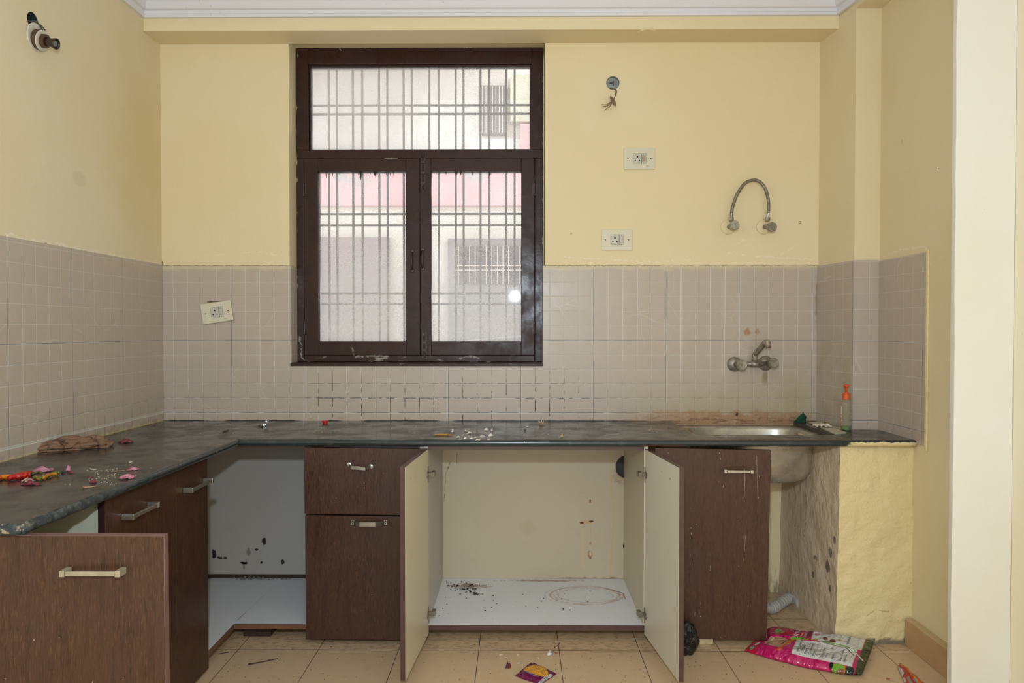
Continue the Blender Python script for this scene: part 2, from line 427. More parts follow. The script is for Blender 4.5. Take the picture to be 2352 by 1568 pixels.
def extra_back(m, s):
    P = m.pos
    # base strip grime along the counter
    zz = m.m('ADD', s[2], m.m('MULTIPLY', m.m('SUBTRACT', m.noise(P, 35, 4), 0.5), 0.05))
    m.over(m.m('MULTIPLY', m.rng(zz, 0.795, 0.812, 0.5, 0), m.rng(m.noise(m.scale(P, (1, 1, 3)), 16, 4), 0.54, 0.64)), S(158, 134, 104))
    m.over(m.m('MULTIPLY', m.rng(s[2], 0.822, 0.8235, 0, 1), m.m('MULTIPLY', m.rng(s[2], 0.8305, 0.832, 1, 0), 0.45)), S(214, 206, 190))
    m.over(m.m('MULTIPLY', m.rng(m.m('ABSOLUTE', m.m('SUBTRACT', m.m('ADD', s[2], m.m('MULTIPLY', m.m('SUBTRACT', m.noise(P, 50, 3), 0.5), 0.003)), 0.8285)), 0.0008, 0.0020, 0.85, 0), m.rng(m.noise(P, 11, 3), 0.38, 0.5)), S(58, 48, 38))
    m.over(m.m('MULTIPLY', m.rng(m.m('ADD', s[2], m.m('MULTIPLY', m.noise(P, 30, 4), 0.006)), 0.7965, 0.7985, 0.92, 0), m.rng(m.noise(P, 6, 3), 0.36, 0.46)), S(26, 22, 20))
    # rust and grease band behind the sink
    xm = m.m('MULTIPLY', m.rng(s[0], 0.35, 0.85), m.rng(s[0], 1.22, 1.38, 1, 0.25))
    zb = m.m('ADD', s[2], m.m('MULTIPLY', m.m('SUBTRACT', m.noise(P, 20, 5), 0.5), 0.09))
    m.over(m.m('MULTIPLY', m.rng(zb, 0.84, 1.02, 0.5, 0), xm), S(174, 160, 118))
    m.over(m.m('MULTIPLY', m.m('MULTIPLY', m.rng(zb, 0.825, 0.845, 0.95, 0), xm), m.rng(m.noise(P, 60, 4), 0.3, 0.55, 0.5, 1)), S(168, 130, 98))
    m.over(m.m('MULTIPLY', m.m('MULTIPLY', m.rng(zb, 0.80, 0.822, 0.6, 0), xm), m.rng(m.noise(m.scale(P, (0.5, 1, 3)), 60, 4), 0.48, 0.58)), S(104, 66, 52))
    m.blob(wb(1692, 951), (0.008, 0.1, 0.010), S(58, 40, 30), 0.4, 90, 0.3, 0.9)
    m.blob(wb(1716, 762), (0.021, 0.1, 0.019), S(166, 112, 64), 0.7, 60, 0.6, 0.8)
    m.blob(wb(1740, 762), (0.017, 0.1, 0.016), S(160, 126, 100), 0.8, 60, 0.6, 0.7)
    m.blob(wb(1757, 866), (0.020, 0.1, 0.045), S(140, 116, 74), 0.5, 50, 0.8, 0.7)
    m.stroke([wb(1757, 870), wb(1756, 890)], 0.005, S(140, 110, 66), 0.8, 0.004)
    m.stroke([wb(1763, 914), wb(1765, 926)], 0.004, S(158, 92, 56), 0.9, 0.003)
    m.blob(wb(1820, 905), (0.12, 0.1, 0.14), S(168, 154, 114), 0.8, 9, 0.9, 0.4)
    m.blob(wb(1876, 690), (0.012, 0.1, 0.14), S(126, 108, 84), 0.8, 25, 0.6, 0.6)
    m.stroke([wb(1697, 860), wb(1694, 945)], 0.0035, S(74, 58, 42), 0.8, 0.004)
    m.stroke([wb(1728, 900), wb(1727, 930), wb(1728, 947)], 0.002, S(200, 176, 96), 0.8, 0.003)
    # paint slopped over the top row
    za = m.m('ADD', s[2], m.m('MULTIPLY', m.m('SUBTRACT', m.noise(m.scale(P, (0.6, 1, 1)), 24, 4), 0.5), 0.05))
    m.over(m.rng(za, 1.478, 1.498, 0, 0.5), S(214, 200, 150))
    # broken stretch of caulk
    m.stroke([wb(1540, 968), wb(1700, 973), wb(1880, 972)], 0.003, S(60, 40, 32), 0.8, 0.006)
    m.stroke([wb(378, 880), wb(395, 878), wb(430, 908), wb(452, 889)], 0.0018, S(84, 74, 62), 0.7, 0.006)
    m.stroke([wb(404, 868), wb(404, 905), wb(380, 908)], 0.0022, S(70, 62, 52), 0.8, 0.003)
MAT_TILEB = tile_mat('back splash tiles', 0, TX, dirt_back, extra_back)
def dirt_left(m, s): return m.rng(s[2], 0.79, 0.98, 0.7, 0)
def extra_left(m, s):
    P = m.pos
    zz = m.m('ADD', s[2], m.m('MULTIPLY', m.m('SUBTRACT', m.noise(P, 30, 4), 0.5), 0.06))
    m.over(m.m('MULTIPLY', m.rng(zz, 0.79, 0.83, 0.75, 0), m.rng(m.noise(P, 18, 4), 0.42, 0.6)), S(158, 134, 100))
    m.over(m.rng(zz, 0.790, 0.803, 0.8, 0), S(206, 186, 140))
    m.over(m.m('MULTIPLY', m.rng(s[2], 0.824, 0.826, 0, 1), m.rng(s[2], 0.834, 0.836, 0.7, 0)), S(214, 208, 196))
MAT_TILEL = tile_mat('left splash tiles', 1, 2.942, dirt_left, extra_left)
MAT_TILEP = tile_mat('right return tiles', 1, 3.01, lambda m, s: m.rng(s[2], 0.8, 0.9, 0.4, 0),
                     lambda m, s: (m.over(m.m('MULTIPLY', m.rng(m.noise(m.pos, 11, 4), 0.4, 0.7), m.m('MULTIPLY', m.rng(s[2], 0.8, 1.4, 0.7, 0.1), m.rng(s[1], 3.0, 3.01))), S(164, 150, 118))), dark=0.99)
MAT_TILEF = tile_mat('right end tiles', 0, 1.414 - 0.012, lambda m, s: m.rng(s[2], 0.8, 0.95, 0.5, 0))

# floor tiles
mf = M('floor tiles', S(206, 176, 140), 0.30, spec=0.45)
fs = mf.sep(mf.pos); P = mf.pos; FT = 0.3035
mf.over(mf.rng(mf.noise(P, 3, 4), 0.4, 0.7, 0, 0.4), S(214, 180, 138))
mf.over(mf.rng(mf.noise(P, 25, 5), 0.5, 0.72, 0, 0.35), S(184, 152, 116))
mf.specks(P, 70, 0.07, S(98, 80, 60), 0.75, 0.55)
mf.specks(P, 130, 0.10, S(120, 98, 72), 0.6, 0.53, 3.0)
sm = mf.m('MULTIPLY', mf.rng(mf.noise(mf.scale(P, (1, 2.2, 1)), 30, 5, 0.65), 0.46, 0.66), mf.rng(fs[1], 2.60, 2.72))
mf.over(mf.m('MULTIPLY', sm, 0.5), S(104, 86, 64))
fu = mf.m('PINGPONG', mf.m('SUBTRACT', fs[0], 0.155), FT / 2); fv = mf.m('PINGPONG', mf.m('SUBTRACT', fs[1], 2.676), FT / 2)
fd = mf.m('MINIMUM', fu, fv)
mf.over(mf.rng(fd, 0.0008, 0.0020, 0.9, 0), S(70, 62, 52))
mf.bump(mf.rng(fd, 0.0, 0.0022, 0, 1), 0.3, 0.002)
mf.bump(mf.noise(P, 8, 2), 0.05, 0.01)
mf.rough(mf.rng(mf.noise(P, 9, 4), 0.3, 0.7, 0.28, 0.5))
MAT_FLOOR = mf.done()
mb = M('skirting tile', S(190, 152, 112), 0.35)
mb.over(mb.rng(mb.noise(mb.pos, 5, 4), 0.4, 0.7, 0, 0.5), S(172, 134, 98))
zz = mb.m('ADD', mb.sep(mb.pos)[2], mb.m('MULTIPLY', mb.m('SUBTRACT', mb.noise(mb.pos, 60, 4), 0.5), 0.02))
mb.over(mb.rng(zz, 0.098, 0.110, 0, 0.9), S(198, 176, 130))
MAT_SKIRT = mb.done()

# ------------------------------------------------------------------ room shell
b = B(); b.box(-2.6, 2.6, -2.5, 3.52, -0.08, 0.0)
struct(b.build('floor', MAT_FLOOR))
# left wall (hole behind the lamp holder)
LH = on(0, XL, 76, 49)
c = B(); c.lathe([(0.030, -0.03), (0.030, 0.2)], LH, (-1, 0, 0), 20)
b = B(); b.box(-1.80, XL, -2.5, 3.52, 0, 2.9)
struct(b.build('wall_left', MAT_LEFT, cut=c))
# back wall around the window
JH = on(1, YB, 1408, 190)
b = B()
YP = YB + 0.003
b.box(XL, -1.052, YP, 3.52, 0, 2.9); b.box(0.123, 1.60, YP, 3.52, 0, 2.9)
b.box(-1.052, 0.123, YP, 3.52, 0, 1.043); b.box(-1.052, 0.123, YP + 0.0, 3.52, 2.545, 2.9)
c = B(); c.lathe([(0.031, -0.03), (0.031, 0.045)], JH, (0, 1, 0), 22)
SH = on(1, YB, 499, 712)
c.box(SH.x - 0.044, SH.x + 0.045, 3.2, YP + 0.045, SH.z - 0.038, SH.z + 0.042)
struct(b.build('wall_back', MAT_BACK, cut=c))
# right side: pier return panel, wall, beam, near pier
b = B(); b.prism([(XR, 3.30), (1.409, 3.01), (1.60, 3.01), (1.60, 3.30)], 0.0, 2.9)
struct(b.build('wall_right_pier', MAT_RIGHT))
b = B(); b.box(XW, 1.68, 2.2997, 3.01, 0, 2.9)
struct(b.build('wall_right', MAT_RIGHT))
b = B(); b.box(1.409, XW - 0.0005, 2.30, 3.0095, 2.548, 2.9)
struct(b.build('trim_1', MAT_RIGHT))
NP = on(1, 2.28, 2193, 700).x; NP2 = on(1, 2.28, 2334, 300).x
b = B()
n = 60; ptsL = []
for i in range(n + 1):
    z = 2.9 * i / n
    e = 0.0035 * noise.noise(Vector((0.3, 5.1, z * 4))) + 0.0015 * noise.noise(Vector((0.3, 5.1, z * 25)))
    ptsL.append((NP + e, z))
b.prism(ptsL + [(NP2, 2.9), (NP2, 0.0)], 2.28, 2.2995, ax=1)
b.box(NP + 0.004, XW - 0.0002, 2.2996, 2.31, 0, 2.9)
struct(b.build('wall_right_near', MAT_NEAR, bevel=0.002))
b = B(); b.box(NP2, NP2 + 0.2, -2.5, 2.28, 0, 2.9)
struct(b.build('wall_right_front', wall_paint('hall wall paint', S(238, 228, 200))))
b = B(); b.box(-1.80, -1.1, -2.58, -2.5, 0, 2.7); b.box(1.2, NP2 + 0.2, -2.58, -2.5, 0, 2.7); b.box(-1.1, 1.2, -2.58, -2.5, 2.3, 2.7)
struct(b.build('wall_front_added', wall_paint('added end wall paint', S(236, 228, 206))))  # unseen end wall, added to limit daylight entering from behind
# beam over the window
b = B(); b.box(XL, 1.60, 3.135, 3.2829, 2.517, 2.9)
b.prism([(-1.052, 3.2829), (0.123, 3.2829), (0.123, 3.52), (-1.052, 3.52)], 2.536, 2.545)
struct(b.build('trim_2', MAT_BACK, bevel=0.002))
b = B(); b.box(-2.6, 2.6, -2.5, 3.52, 2.70, 2.78)
struct(b.build('ceiling', MAT_WHITE))
# cornice swept round the room
prof = [(0.0, 2.571), (0.014, 2.571), (0.016, 2.583), (0.010, 2.588), (0.012, 2.600), (0.022, 2.604), (0.026, 2.612),
        (0.030, 2.630), (0.045, 2.652), (0.070, 2.670), (0.095, 2.680), (0.110, 2.683), (0.110, 2.700), (0.0, 2.700)]
path = [(XL, -2.4), (XL, 3.135), (1.388, 3.135), (1.409, 3.0), (1.409, 2.3)]
b = B(); rings = []
for i, p in enumerate(path):
    p = Vector(p)
    t0 = (p - Vector(path[i - 1])).normalized() if i else None
    t1 = (Vector(path[i + 1]) - p).normalized() if i < len(path) - 1 else None
    t0 = t0 or t1; t1 = t1 or t0
    n0 = Vector((t0.y, -t0.x)); n1 = Vector((t1.y, -t1.x)); nn = (n0 + n1).normalized(); nn /= max(nn.dot(n0), 0.2)
    rings.append([b.V((p.x + nn.x * d, p.y + nn.y * d, z)) for d, z in prof])
for a, q in zip(rings, rings[1:]):
    for k in range(len(prof)): b.bm.faces.new((a[k], a[(k + 1) % len(prof)], q[(k + 1) % len(prof)], q[k]))
struct(b.build('trim_3', MAT_WHITE))
# round painted cover on the beam soffit
P0 = on(2, 2.517, 1485, 74)
b = B(); b.lathe([(0.037, -0.004), (0.040, -0.001), (0.040, 0.004)], P0, (0, 0, 1), 32)
tag(recentre(b.build('ceiling_cover', MAT_BACK, smooth=False)), 'round painted-over cover plate on the underside of the beam above the window wall', 'cover plate')
# backsplash tile panels
ZT = 1.503
SLOT = B(); SLOT.box(SH.x - 0.044, SH.x + 0.045, 3.2, 3.4, SH.z - 0.038, SH.z + 0.042)
b = B()
def spl(x0, x1, z0, z1): b.box(x0, x1, YB - 0.004, YP - 0.0002, z0, z1)
spl(XL + 0.006, -1.046, ZC, ZT); spl(0.114, XR - 0.002, ZC, ZT - 0.003); spl(-1.046, 0.114, ZC, 1.043); spl(0.7005, 1.2615, 0.7765, ZC)
struct(b.build('trim_4', MAT_TILEB, cut=SLOT))
b = B(); b.box(-1.052, -1.045, YP + 0.0005, 3.372, 1.058, ZT); b.box(0.1135, 0.1225, YP + 0.0005, 3.372, 1.058, ZT)
struct(b.build('trim_5', MAT_TILEB))
b = B(); b.box(XL + 0.0002, XL + 0.006, 1.40, YB - 0.005, ZC, 1.508)
struct(b.build('trim_6', MAT_TILEL))
b = B(); b.prism([(XR - 0.0055, YB - 0.005), (1.4085 - 0.0052, 3.006), (1.4085, 3.0105), (XR - 0.0003, YB - 0.005)], ZC, ZT - 0.004)
struct(b.build('trim_7', MAT_TILEP))
b = B(); b.box(1.404, XW - 0.006, 3.003, 3.0095, ZC, ZT - 0.003)
struct(b.build('trim_8', MAT_TILEF))
XE = on(0, XW - 0.006, 2125, 800).y
b = B(); b.box(XW - 0.006, XW - 0.0003, XE, 3.0095, ZC - 0.012, ZT - 0.006)
struct(b.build('trim_9', MAT_TILEP))
# painted edging strip where the end tiles stop
b = B(); b.box(XW - 0.007, XW - 0.0002, XE - 0.014, XE - 0.0005, ZC - 0.03, ZT + 0.003)
struct(b.build('trim_10', MAT_STUB, bevel=0.002))
# stub wall that carries the end of the counter
b = B()
NX, NZ = 26, 60
def stub(u, v):
    x = 1.236 + u * (XW - 1.236); z = v * 0.762
    k = 0.006 * noise.noise(Vector((x * 7, 1, z * 7))) + 0.003 * noise.noise(Vector((x * 25, 1, z * 25)))
    return (x - (0.004 * noise.noise(Vector((2, z * 9, 3))) if u < 0.01 else 0) - 0.012 * (1 - v) * (1 - u), 2.742 + k, z)
b.grid(stub, NX, NZ)
def stubs(u, v):
    y = 3.281 - u * (3.281 - 2.742); z = v * 0.762; x = 1.216 + u * 0.020
    k = 0.005 * noise.noise(Vector((4, y * 8, z * 8))) + 0.002 * noise.noise(Vector((4, y * 30, z * 22)))
    if u > 0.99: return stub(0, v)
    return (x + k - 0.012 * (1 - v), y, z)
b.box(1.26, 1.50, 2.76, 3.28, 0, 0.76)
st = b.build('wall_right_stub', MAT_STUB, smooth=True, recalc=False)
struct(st)
b = B(); b.grid(stubs, 60, 60)
struct(b.build('wall_right_stub_side', MAT_STUBSIDE, smooth=True, recalc=False))
b = B(); b.box(XW - 0.030, XW - 0.0004, 2.32, 2.736, 0.0, 0.105)
struct(b.build('baseboard_right', MAT_SKIRT, bevel=0.003))

# ------------------------------------------------------------------ window
def frame_mat():
    m = M('brown window paint', S(56, 35, 29), 0.38, spec=0.24); P = m.pos
    m.over(m.rng(m.noise(P, 6, 4), 0.4, 0.7, 0, 0.6), S(44, 28, 24))
    m.over(m.rng(m.noise(P, 40, 5), 0.55, 0.7, 0, 0.4), S(70, 48, 42))
    m.specks(P, 45, 0.045, S(176, 164, 156), 0.7, 0.58)
    z = m.sep(P)
    # whitish scuffs low on the frame
    wsh = m.m('MULTIPLY', m.rng(z[2], 1.075, 1.10, 1, 0), m.rng(m.noise(m.scale(P, (0.35, 1, 1)), 22, 5, 0.7), 0.58, 0.66))
    m.over(m.m('MULTIPLY', wsh, 0.6), S(196, 186, 176))
    for pts in ([(690, 775), (694, 820), (700, 828)], [(808, 797), (812, 815)], [(1055, 824), (1080, 817), (1100, 822)], [(820, 818), (860, 817), (890, 818)]):
        m.stroke([tuple(on(1, 3.38, *q)) for q in pts], 0.007, S(190, 180, 172), 0.55, 0.022, 60, broken=0.75)
    for pts in ([(1100, 375), (1115, 381)], [(1042, 372), (1043, 378)], [(883, 364), (912, 363)], [(1068, 110), (1088, 110)], [(684, 118), (684, 131)], [(780, 112), (784, 117)], [(1000, 110), (1006, 109)]):
        m.stroke([tuple(on(1, 3.38, *q)) for q in pts], 0.003, S(206, 198, 176), 0.8, 0.006)
    # plaster smeared over the outer edges
    ex = m.m('ADD', z[0], m.m('MULTIPLY', m.m('SUBTRACT', m.noise(P, 18, 5), 0.5), 0.05))
    k = m.m('MAXIMUM', m.rng(ex, 0.118, 0.124, 0, 1), m.rng(ex, -1.054, -1.048, 1, 0))
    ez = m.m('ADD', z[2], m.m('MULTIPLY', m.m('SUBTRACT', m.noise(P, 14, 5), 0.5), 0.04))
    k = m.m('MAXIMUM', k, m.rng(ez, 2.540, 2.545))
    m.over(m.m('MULTIPLY', k, 0.9), S(216, 204, 168))
    m.blob(tuple(on(1, 3.38, 1224, 690)), (0.045, 0.1, 0.12), S(120, 112, 116), 0.9, 25, 0.7, 0.35)  # bluish flash sheen painted into the frame colour, lower right
    m.bump(m.noise(P, 30, 4), 0.15, 0.004)
    m.rough(m.rng(m.noise(P, 12, 4), 0.35, 0.65, 0.22, 0.45))
    return m.done()
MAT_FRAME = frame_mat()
m = M('dusty glass', (0.8, 0.8, 0.8), 0.05)
nt = m.nt; out = nt.nodes['Material Output']; nt.nodes.remove(m.bsdf)
P = m.pos
tr = m.n('ShaderNodeBsdfTransparent'); tr.inputs[0].default_value = (0.97, 0.97, 0.98, 1)
gl = m.n('ShaderNodeBsdfGlossy'); gl.inputs['Roughness'].default_value = 0.03
tl = m.n('ShaderNodeBsdfTranslucent'); tl.inputs[0].default_value = (0.93, 0.91, 0.90, 1)
df = m.n('ShaderNodeBsdfDiffuse'); df.inputs[0].default_value = (0.80, 0.78, 0.76, 1)
dust = m.n('ShaderNodeMixShader'); dust.inputs[0].default_value = 0.45
nt.links.new(tl.outputs[0], dust.inputs[1]); nt.links.new(df.outputs[0], dust.inputs[2])
px = m.sep(P)
haze = m.rng(m.noise(P, 2.2, 4), 0.3, 0.7, 0.14, 0.30)
lowf = m.rng(px[2], 1.15, 1.55, 0.16, 0.0)
leftup = m.m('MULTIPLY', m.rng(px[2], 2.0, 2.06), m.rng(px[0], -0.75, -0.2, 0.25, 0.0))  # whiter veil painted at upper left, standing in for exterior haze
haze = m.m('ADD', haze, m.m('ADD', lowf, leftup))
spk = m.m('MULTIPLY', m.rng(m.vor(P, 170), 0.20, 0.34, 0.8, 0), m.rng(m.noise(P, 9, 3), 0.36, 0.56))
lowl = m.rng(px[2], 1.9, 1.2, 0.25, 1.0)
haze = m.m('ADD', haze, m.m('MULTIPLY', spk, lowl), clamp=True)
mx = m.n('ShaderNodeMixShader'); m.put(mx.inputs[0], haze)
nt.links.new(tr.outputs[0], mx.inputs[1]); nt.links.new(dust.outputs[0], mx.inputs[2])
# dark specks of dirt and brown paint drips from the rail
dk = m.n('ShaderNodeBsdfDiffuse'); dk.inputs[0].default_value = (0.05, 0.035, 0.03, 1)
sp2 = m.m('MULTIPLY', m.rng(m.vor(m.v('ADD', P, (9, 2, 5)), 75), 0.06, 0.10, 1, 0), m.rng(m.noise(P, 17, 1), 0.48, 0.54))
drp = m.m('MULTIPLY', m.m('GREATER_THAN', m.m('ADD', px[2], m.m('MULTIPLY', m.rng(m.noise(m.scale(P, (1, 1, 0.02)), 70, 3), 0.5, 0.75), 0.045)), 1.966), m.m('LESS_THAN', px[2], 2.0))
mx3 = m.n('ShaderNodeMixShader'); m.put(mx3.inputs[0], m.m('MAXIMUM', m.m('MULTIPLY', sp2, 0.8), drp))
nt.links.new(mx.outputs[0], mx3.inputs[1]); nt.links.new(dk.outputs[0], mx3.inputs[2])
mx2 = m.n('ShaderNodeMixShader'); mx2.inputs[0].default_value = 0.02
nt.links.new(mx3.outputs[0], mx2.inputs[1]); nt.links.new(gl.outputs[0], mx2.inputs[2])
nt.links.new(mx2.outputs[0], out.inputs[0])
MAT_GLASS = m.mat
MAT_IRON = simple('grey painted iron', S(88, 84, 84), 0.6)
MAT_OLDMETAL = simple('painted-over metal', S(62, 44, 38), 0.4, 0.2)
MAT_WORN = simple('worn steel', S(120, 108, 98), 0.4, 0.7)

win = struct(thing('window_1', 'brown painted wooden window with a fixed top light over two hinged casements', 'window', (-0.464, 3.40, 1.057)))
F0, F1 = 3.378, 3.445
b = B()
b.box(-1.047, -0.99, F0, F1, 2.058, 2.54); b.box(0.065, 0.119, F0, F1, 2.058, 2.54)
b.box(-1.047, -1.0135, F0, F1, 1.0575, 2.0175); b.box(0.0785, 0.119, F0, F1, 1.0575, 2.0175)
b.box(-0.99, 0.065, F0, F1, 2.4605, 2.54); b.box(-1.047, 0.119, F0, F1, 2.0175, 2.058); b.box(-1.0135, 0.0785, F0, F1, 1.0575, 1.0895)
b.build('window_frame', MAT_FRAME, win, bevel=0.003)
b = B()   # bead round the top light
for x0, x1, z0, z1 in ((-0.99, -0.982, 2.058, 2.4605), (0.057, 0.065, 2.058, 2.4605), (-0.982, 0.057, 2.452, 2.4605), (-0.982, 0.057, 2.058, 2.064)): b.box(x0, x1, F0 + 0.012, F1 - 0.012, z0, z1)
b.build('glazing_bead', MAT_FRAME, win, bevel=0.002)
b = B(); b.box(-0.9815, 0.0565, 3.405, 3.408, 2.0645, 2.4515); b.build('window_pane', MAT_GLASS, win)
def casement(x0, x1, g0, g1, hx):
    b = B()
    z0, z1, gz0, gz1 = 1.090, 2.017, 1.155, 1.957
    b.box(x0, g0, F0 - 0.003, F1 - 0.02, z0, z1); b.box(g1, x1, F0 - 0.003, F1 - 0.02, z0, z1)
    b.box(g0, g1, F0 - 0.003, F1 - 0.02, z0, gz0); b.box(g0, g1, F0 - 0.003, F1 - 0.02, gz1, z1)
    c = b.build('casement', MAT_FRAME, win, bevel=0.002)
    b = B(); b.box(g0 + 0.0005, g1 - 0.0005, 3.400, 3.403, gz0 + 0.0005, gz1 - 0.0005); b.build('window_pane', MAT_GLASS, c)
    for z in (1.22, 1.87):
        b = B(); b.lathe([(0.004, -0.032), (0.005, -0.030), (0.005, 0.030), (0.004, 0.032)], (hx, F0 - 0.006, z), (0, 0, 1), 10); b.box(hx - 0.009, hx + 0.009, F0 - 0.0045, F0 - 0.003, z - 0.028, z + 0.028)
        b.build('hinge', MAT_OLDMETAL, c)
    return c
cl = casement(-1.0125, -0.4645, -0.946, -0.530, -1.012)
cr = casement(-0.4625, 0.0775, -0.411, 0.0145, 0.077)
def pull(x, z, par):
    b = B(); y = F0 - 0.003
    b.tube([(x, y + 0.002, z + 0.040), (x, y - 0.010, z + 0.036), (x, y - 0.017, z + 0.022), (x, y - 0.019, z), (x, y - 0.017, z - 0.022), (x, y - 0.010, z - 0.036), (x, y + 0.002, z - 0.040)], [0.006, 0.005, 0.0045, 0.0055, 0.0045, 0.005, 0.006], 10)
    for s_ in (1, -1): b.lathe([(0.010, 0), (0.010, 0.003), (0.007, 0.004)], (x, y, z + s_ * 0.046), (0, -1, 0), 14)
    b.build('handle', MAT_OLDMETAL, par, smooth=True)
pull(on(1, 3.37, 946, 600).x, 1.535, cl); pull(on(1, 3.37, 970, 597).x, 1.543, cr)
def tower_bolt(x, za, zb, par, shoot):
    b = B(); y = F0 - 0.003
    b.box(x - 0.011, x + 0.011, y - 0.0025, y, min(za, zb), max(za, zb)); b.tube([(x, y - 0.006, za), (x, y - 0.006, zb + shoot)], 0.0045, 10)
    for k in (0.15, 0.5, 0.85):
        z = za + (zb - za) * k; b.box(x - 0.009, x + 0.009, y - 0.012, y, z - 0.005, z + 0.005)
    b.lathe([(0.005, 0), (0.004, 0.012), (0.006, 0.014), (0.006, 0.018)], (x, y - 0.010, za + (0.012 if zb < za else -0.012) * -1), (0, -1, 0), 10)
    b.build('tower_bolt', MAT_OLDMETAL, par)
xb = on(1, 3.375, 972, 400).x
tower_bolt(xb, 1.875, 2.02, cr, 0.022); tower_bolt(on(1, 3.375, 975, 780).x, 1.20, 1.10, cr, -0.025)
b = B(); b.box(-1.0465, 0.1145, 3.268, 3.3765, 1.0435, 1.0565); b.box(-1.0465, 0.1145, 3.3766, 3.44, 1.0435, 1.0572)
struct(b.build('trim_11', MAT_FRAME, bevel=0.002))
# iron grille outside
g = thing('window_grille', 'grey iron window grille of paired upright and cross bars behind the dusty panes', 'grille', (-0.464, 3.47, 1.06))
for x in (-1.0, -0.917, -0.878, -0.8, -0.755, -0.673, -0.633, -0.554, -0.514, -0.430, -0.385, -0.302, -0.264, -0.182, -0.139, -0.057, -0.017, 0.06):
    b = B(); b.box(x - 0.0048, x + 0.0048, 3.466, 3.475, 1.047, 2.531); b.build('upright_bar', MAT_IRON, g)
for z in (1.335, 1.386, 1.718, 1.772, 2.256, 2.298, 2.482, 2.055):
    b = B(); b.box(-1.04, 0.11, 3.4755, 3.483, z - 0.0045, z + 0.0045); b.build('cross_bar', MAT_IRON, g)

# ------------------------------------------------------------------ the house across the lane
def ext_mat(name, col, var=0.3):
    m = M(name, col, 0.8)
    m.over(m.rng(m.noise(m.pos, 1.4, 4), 0.4, 0.7, 0, var), tuple(c * 0.86 for c in col))
    return m.done()
m = M('pink render', S(236, 176, 178), 0.8)
m.over(m.rng(m.noise(m.pos, 1.1, 3), 0.4, 0.6, 0, 0.8), S(238, 196, 196))
m.over(m.m('MULTIPLY', m.rng(m.noise(m.pos, 2.1, 4), 0.54, 0.60), m.rng(m.sep(m.pos)[2], 2.45, 2.6, 0.2, 1)), S(200, 192, 190))
MAT_PINK = m.done()
hb = thing('neighbour_house', 'pale house across the lane behind the window, pink band, grey shuttered openings', 'building', (-0.5, 6.5, -0.5))
b = B(); b.box(-4.5, 3.5, 6.50, 6.7, -0.5, 2.33); b.build('lower_wall', ext_mat('cream render', S(222, 212, 202)), hb)
b = B(); b.box(-4.5, 3.5, 6.46, 6.7, 2.3305, 2.72); b.build('pink_band', MAT_PINK, hb)
b = B(); b.box(-4.5, 3.5, 6.55, 6.7, 2.7205, 6.0); b.build('upper_wall', ext_mat('white render', S(246, 238, 230)), hb)
b = B(); b.box(-4.5, -0.05, 5.75, 6.549, 3.62, 3.80); b.build('balcony_slab', ext_mat('slab paint', S(226, 216, 204)), hb)
b = B(); b.box(0.02, 3.4, 6.42, 6.549, 2.7205, 3.05); b.build('pink_panel', MAT_PINK, hb)
MAT_SHUT = ext_mat('grey shutter', S(150, 140, 138)); MAT_SHUT2 = ext_mat('taupe door', S(158, 142, 140))
b = B(); b.box(-0.633, 0.75, 6.44, 6.4995, 0.45, 2.03)
pn = b.build('shutter', MAT_SHUT, hb)
b = B(); b.box(-0.55, 0.68, 6.432, 6.4395, 1.62, 1.96); b.build('vent_panel', ext_mat('dark vent', S(110, 102, 100)), pn)
b = B()
for i in range(24): b.box(-0.54 + i * 0.05, -0.532 + i * 0.05, 6.42, 6.4315, 1.62, 1.96)
for z in (1.74, 1.78): b.box(-0.55, 0.68, 6.41, 6.4195, z, z + 0.01)
b.build('vent_bars', ext_mat('pale bars', S(206, 190, 178)), pn)
b = B(); b.box(-1.80, -1.168, 6.44, 6.4995, -0.5, 2.045); b.build('door', MAT_SHUT2, hb)
b = B(); b.box(-2.10, -1.82, 6.46, 6.4995, 0.45, 1.95); b.build('side_shutter', MAT_SHUT, hb)
b = B(); b.box(-0.33, -0.10, 6.50, 6.5495, 2.98, 3.42)
wn = b.build('upper_window', MAT_SHUT, hb)
b = B()
for i in range(8): b.box(-0.325 + i * 0.03, -0.318 + i * 0.03, 6.485, 6.4995, 2.99, 3.41)
b.build('window_bars', ext_mat('white bars', S(225, 218, 212)), wn)
b = B(); b.box(-0.07, 0.22, 6.44, 6.5495, 3.08, 3.50); b.build('arch_panel', ext_mat('pale yellow render', S(226, 218, 196)), hb)
b = B(); b.box(-0.45, 0.4, 6.47, 6.5495, 2.7205, 2.93); b.build('ledge', ext_mat('ledge white', S(238, 234, 230)), hb)
b = B(); b.tube([(-0.9, 5.9, 1.08), (0.0, 5.9, 1.155), (0.9, 5.9, 1.22)], 0.004, 6)
b = b.build('washing_line', MAT_WHITE); tag(recentre(b), 'thin pale line strung across the lane outside the right casement', 'wire')
b = B(); b.box(-6, 6, 3.53, 9, -0.62, -0.52); tag(b.build('lane', ext_mat('concrete lane', S(200, 196, 190))), 'pale concrete lane between the kitchen window and the house opposite', 'lane', kind='structure')

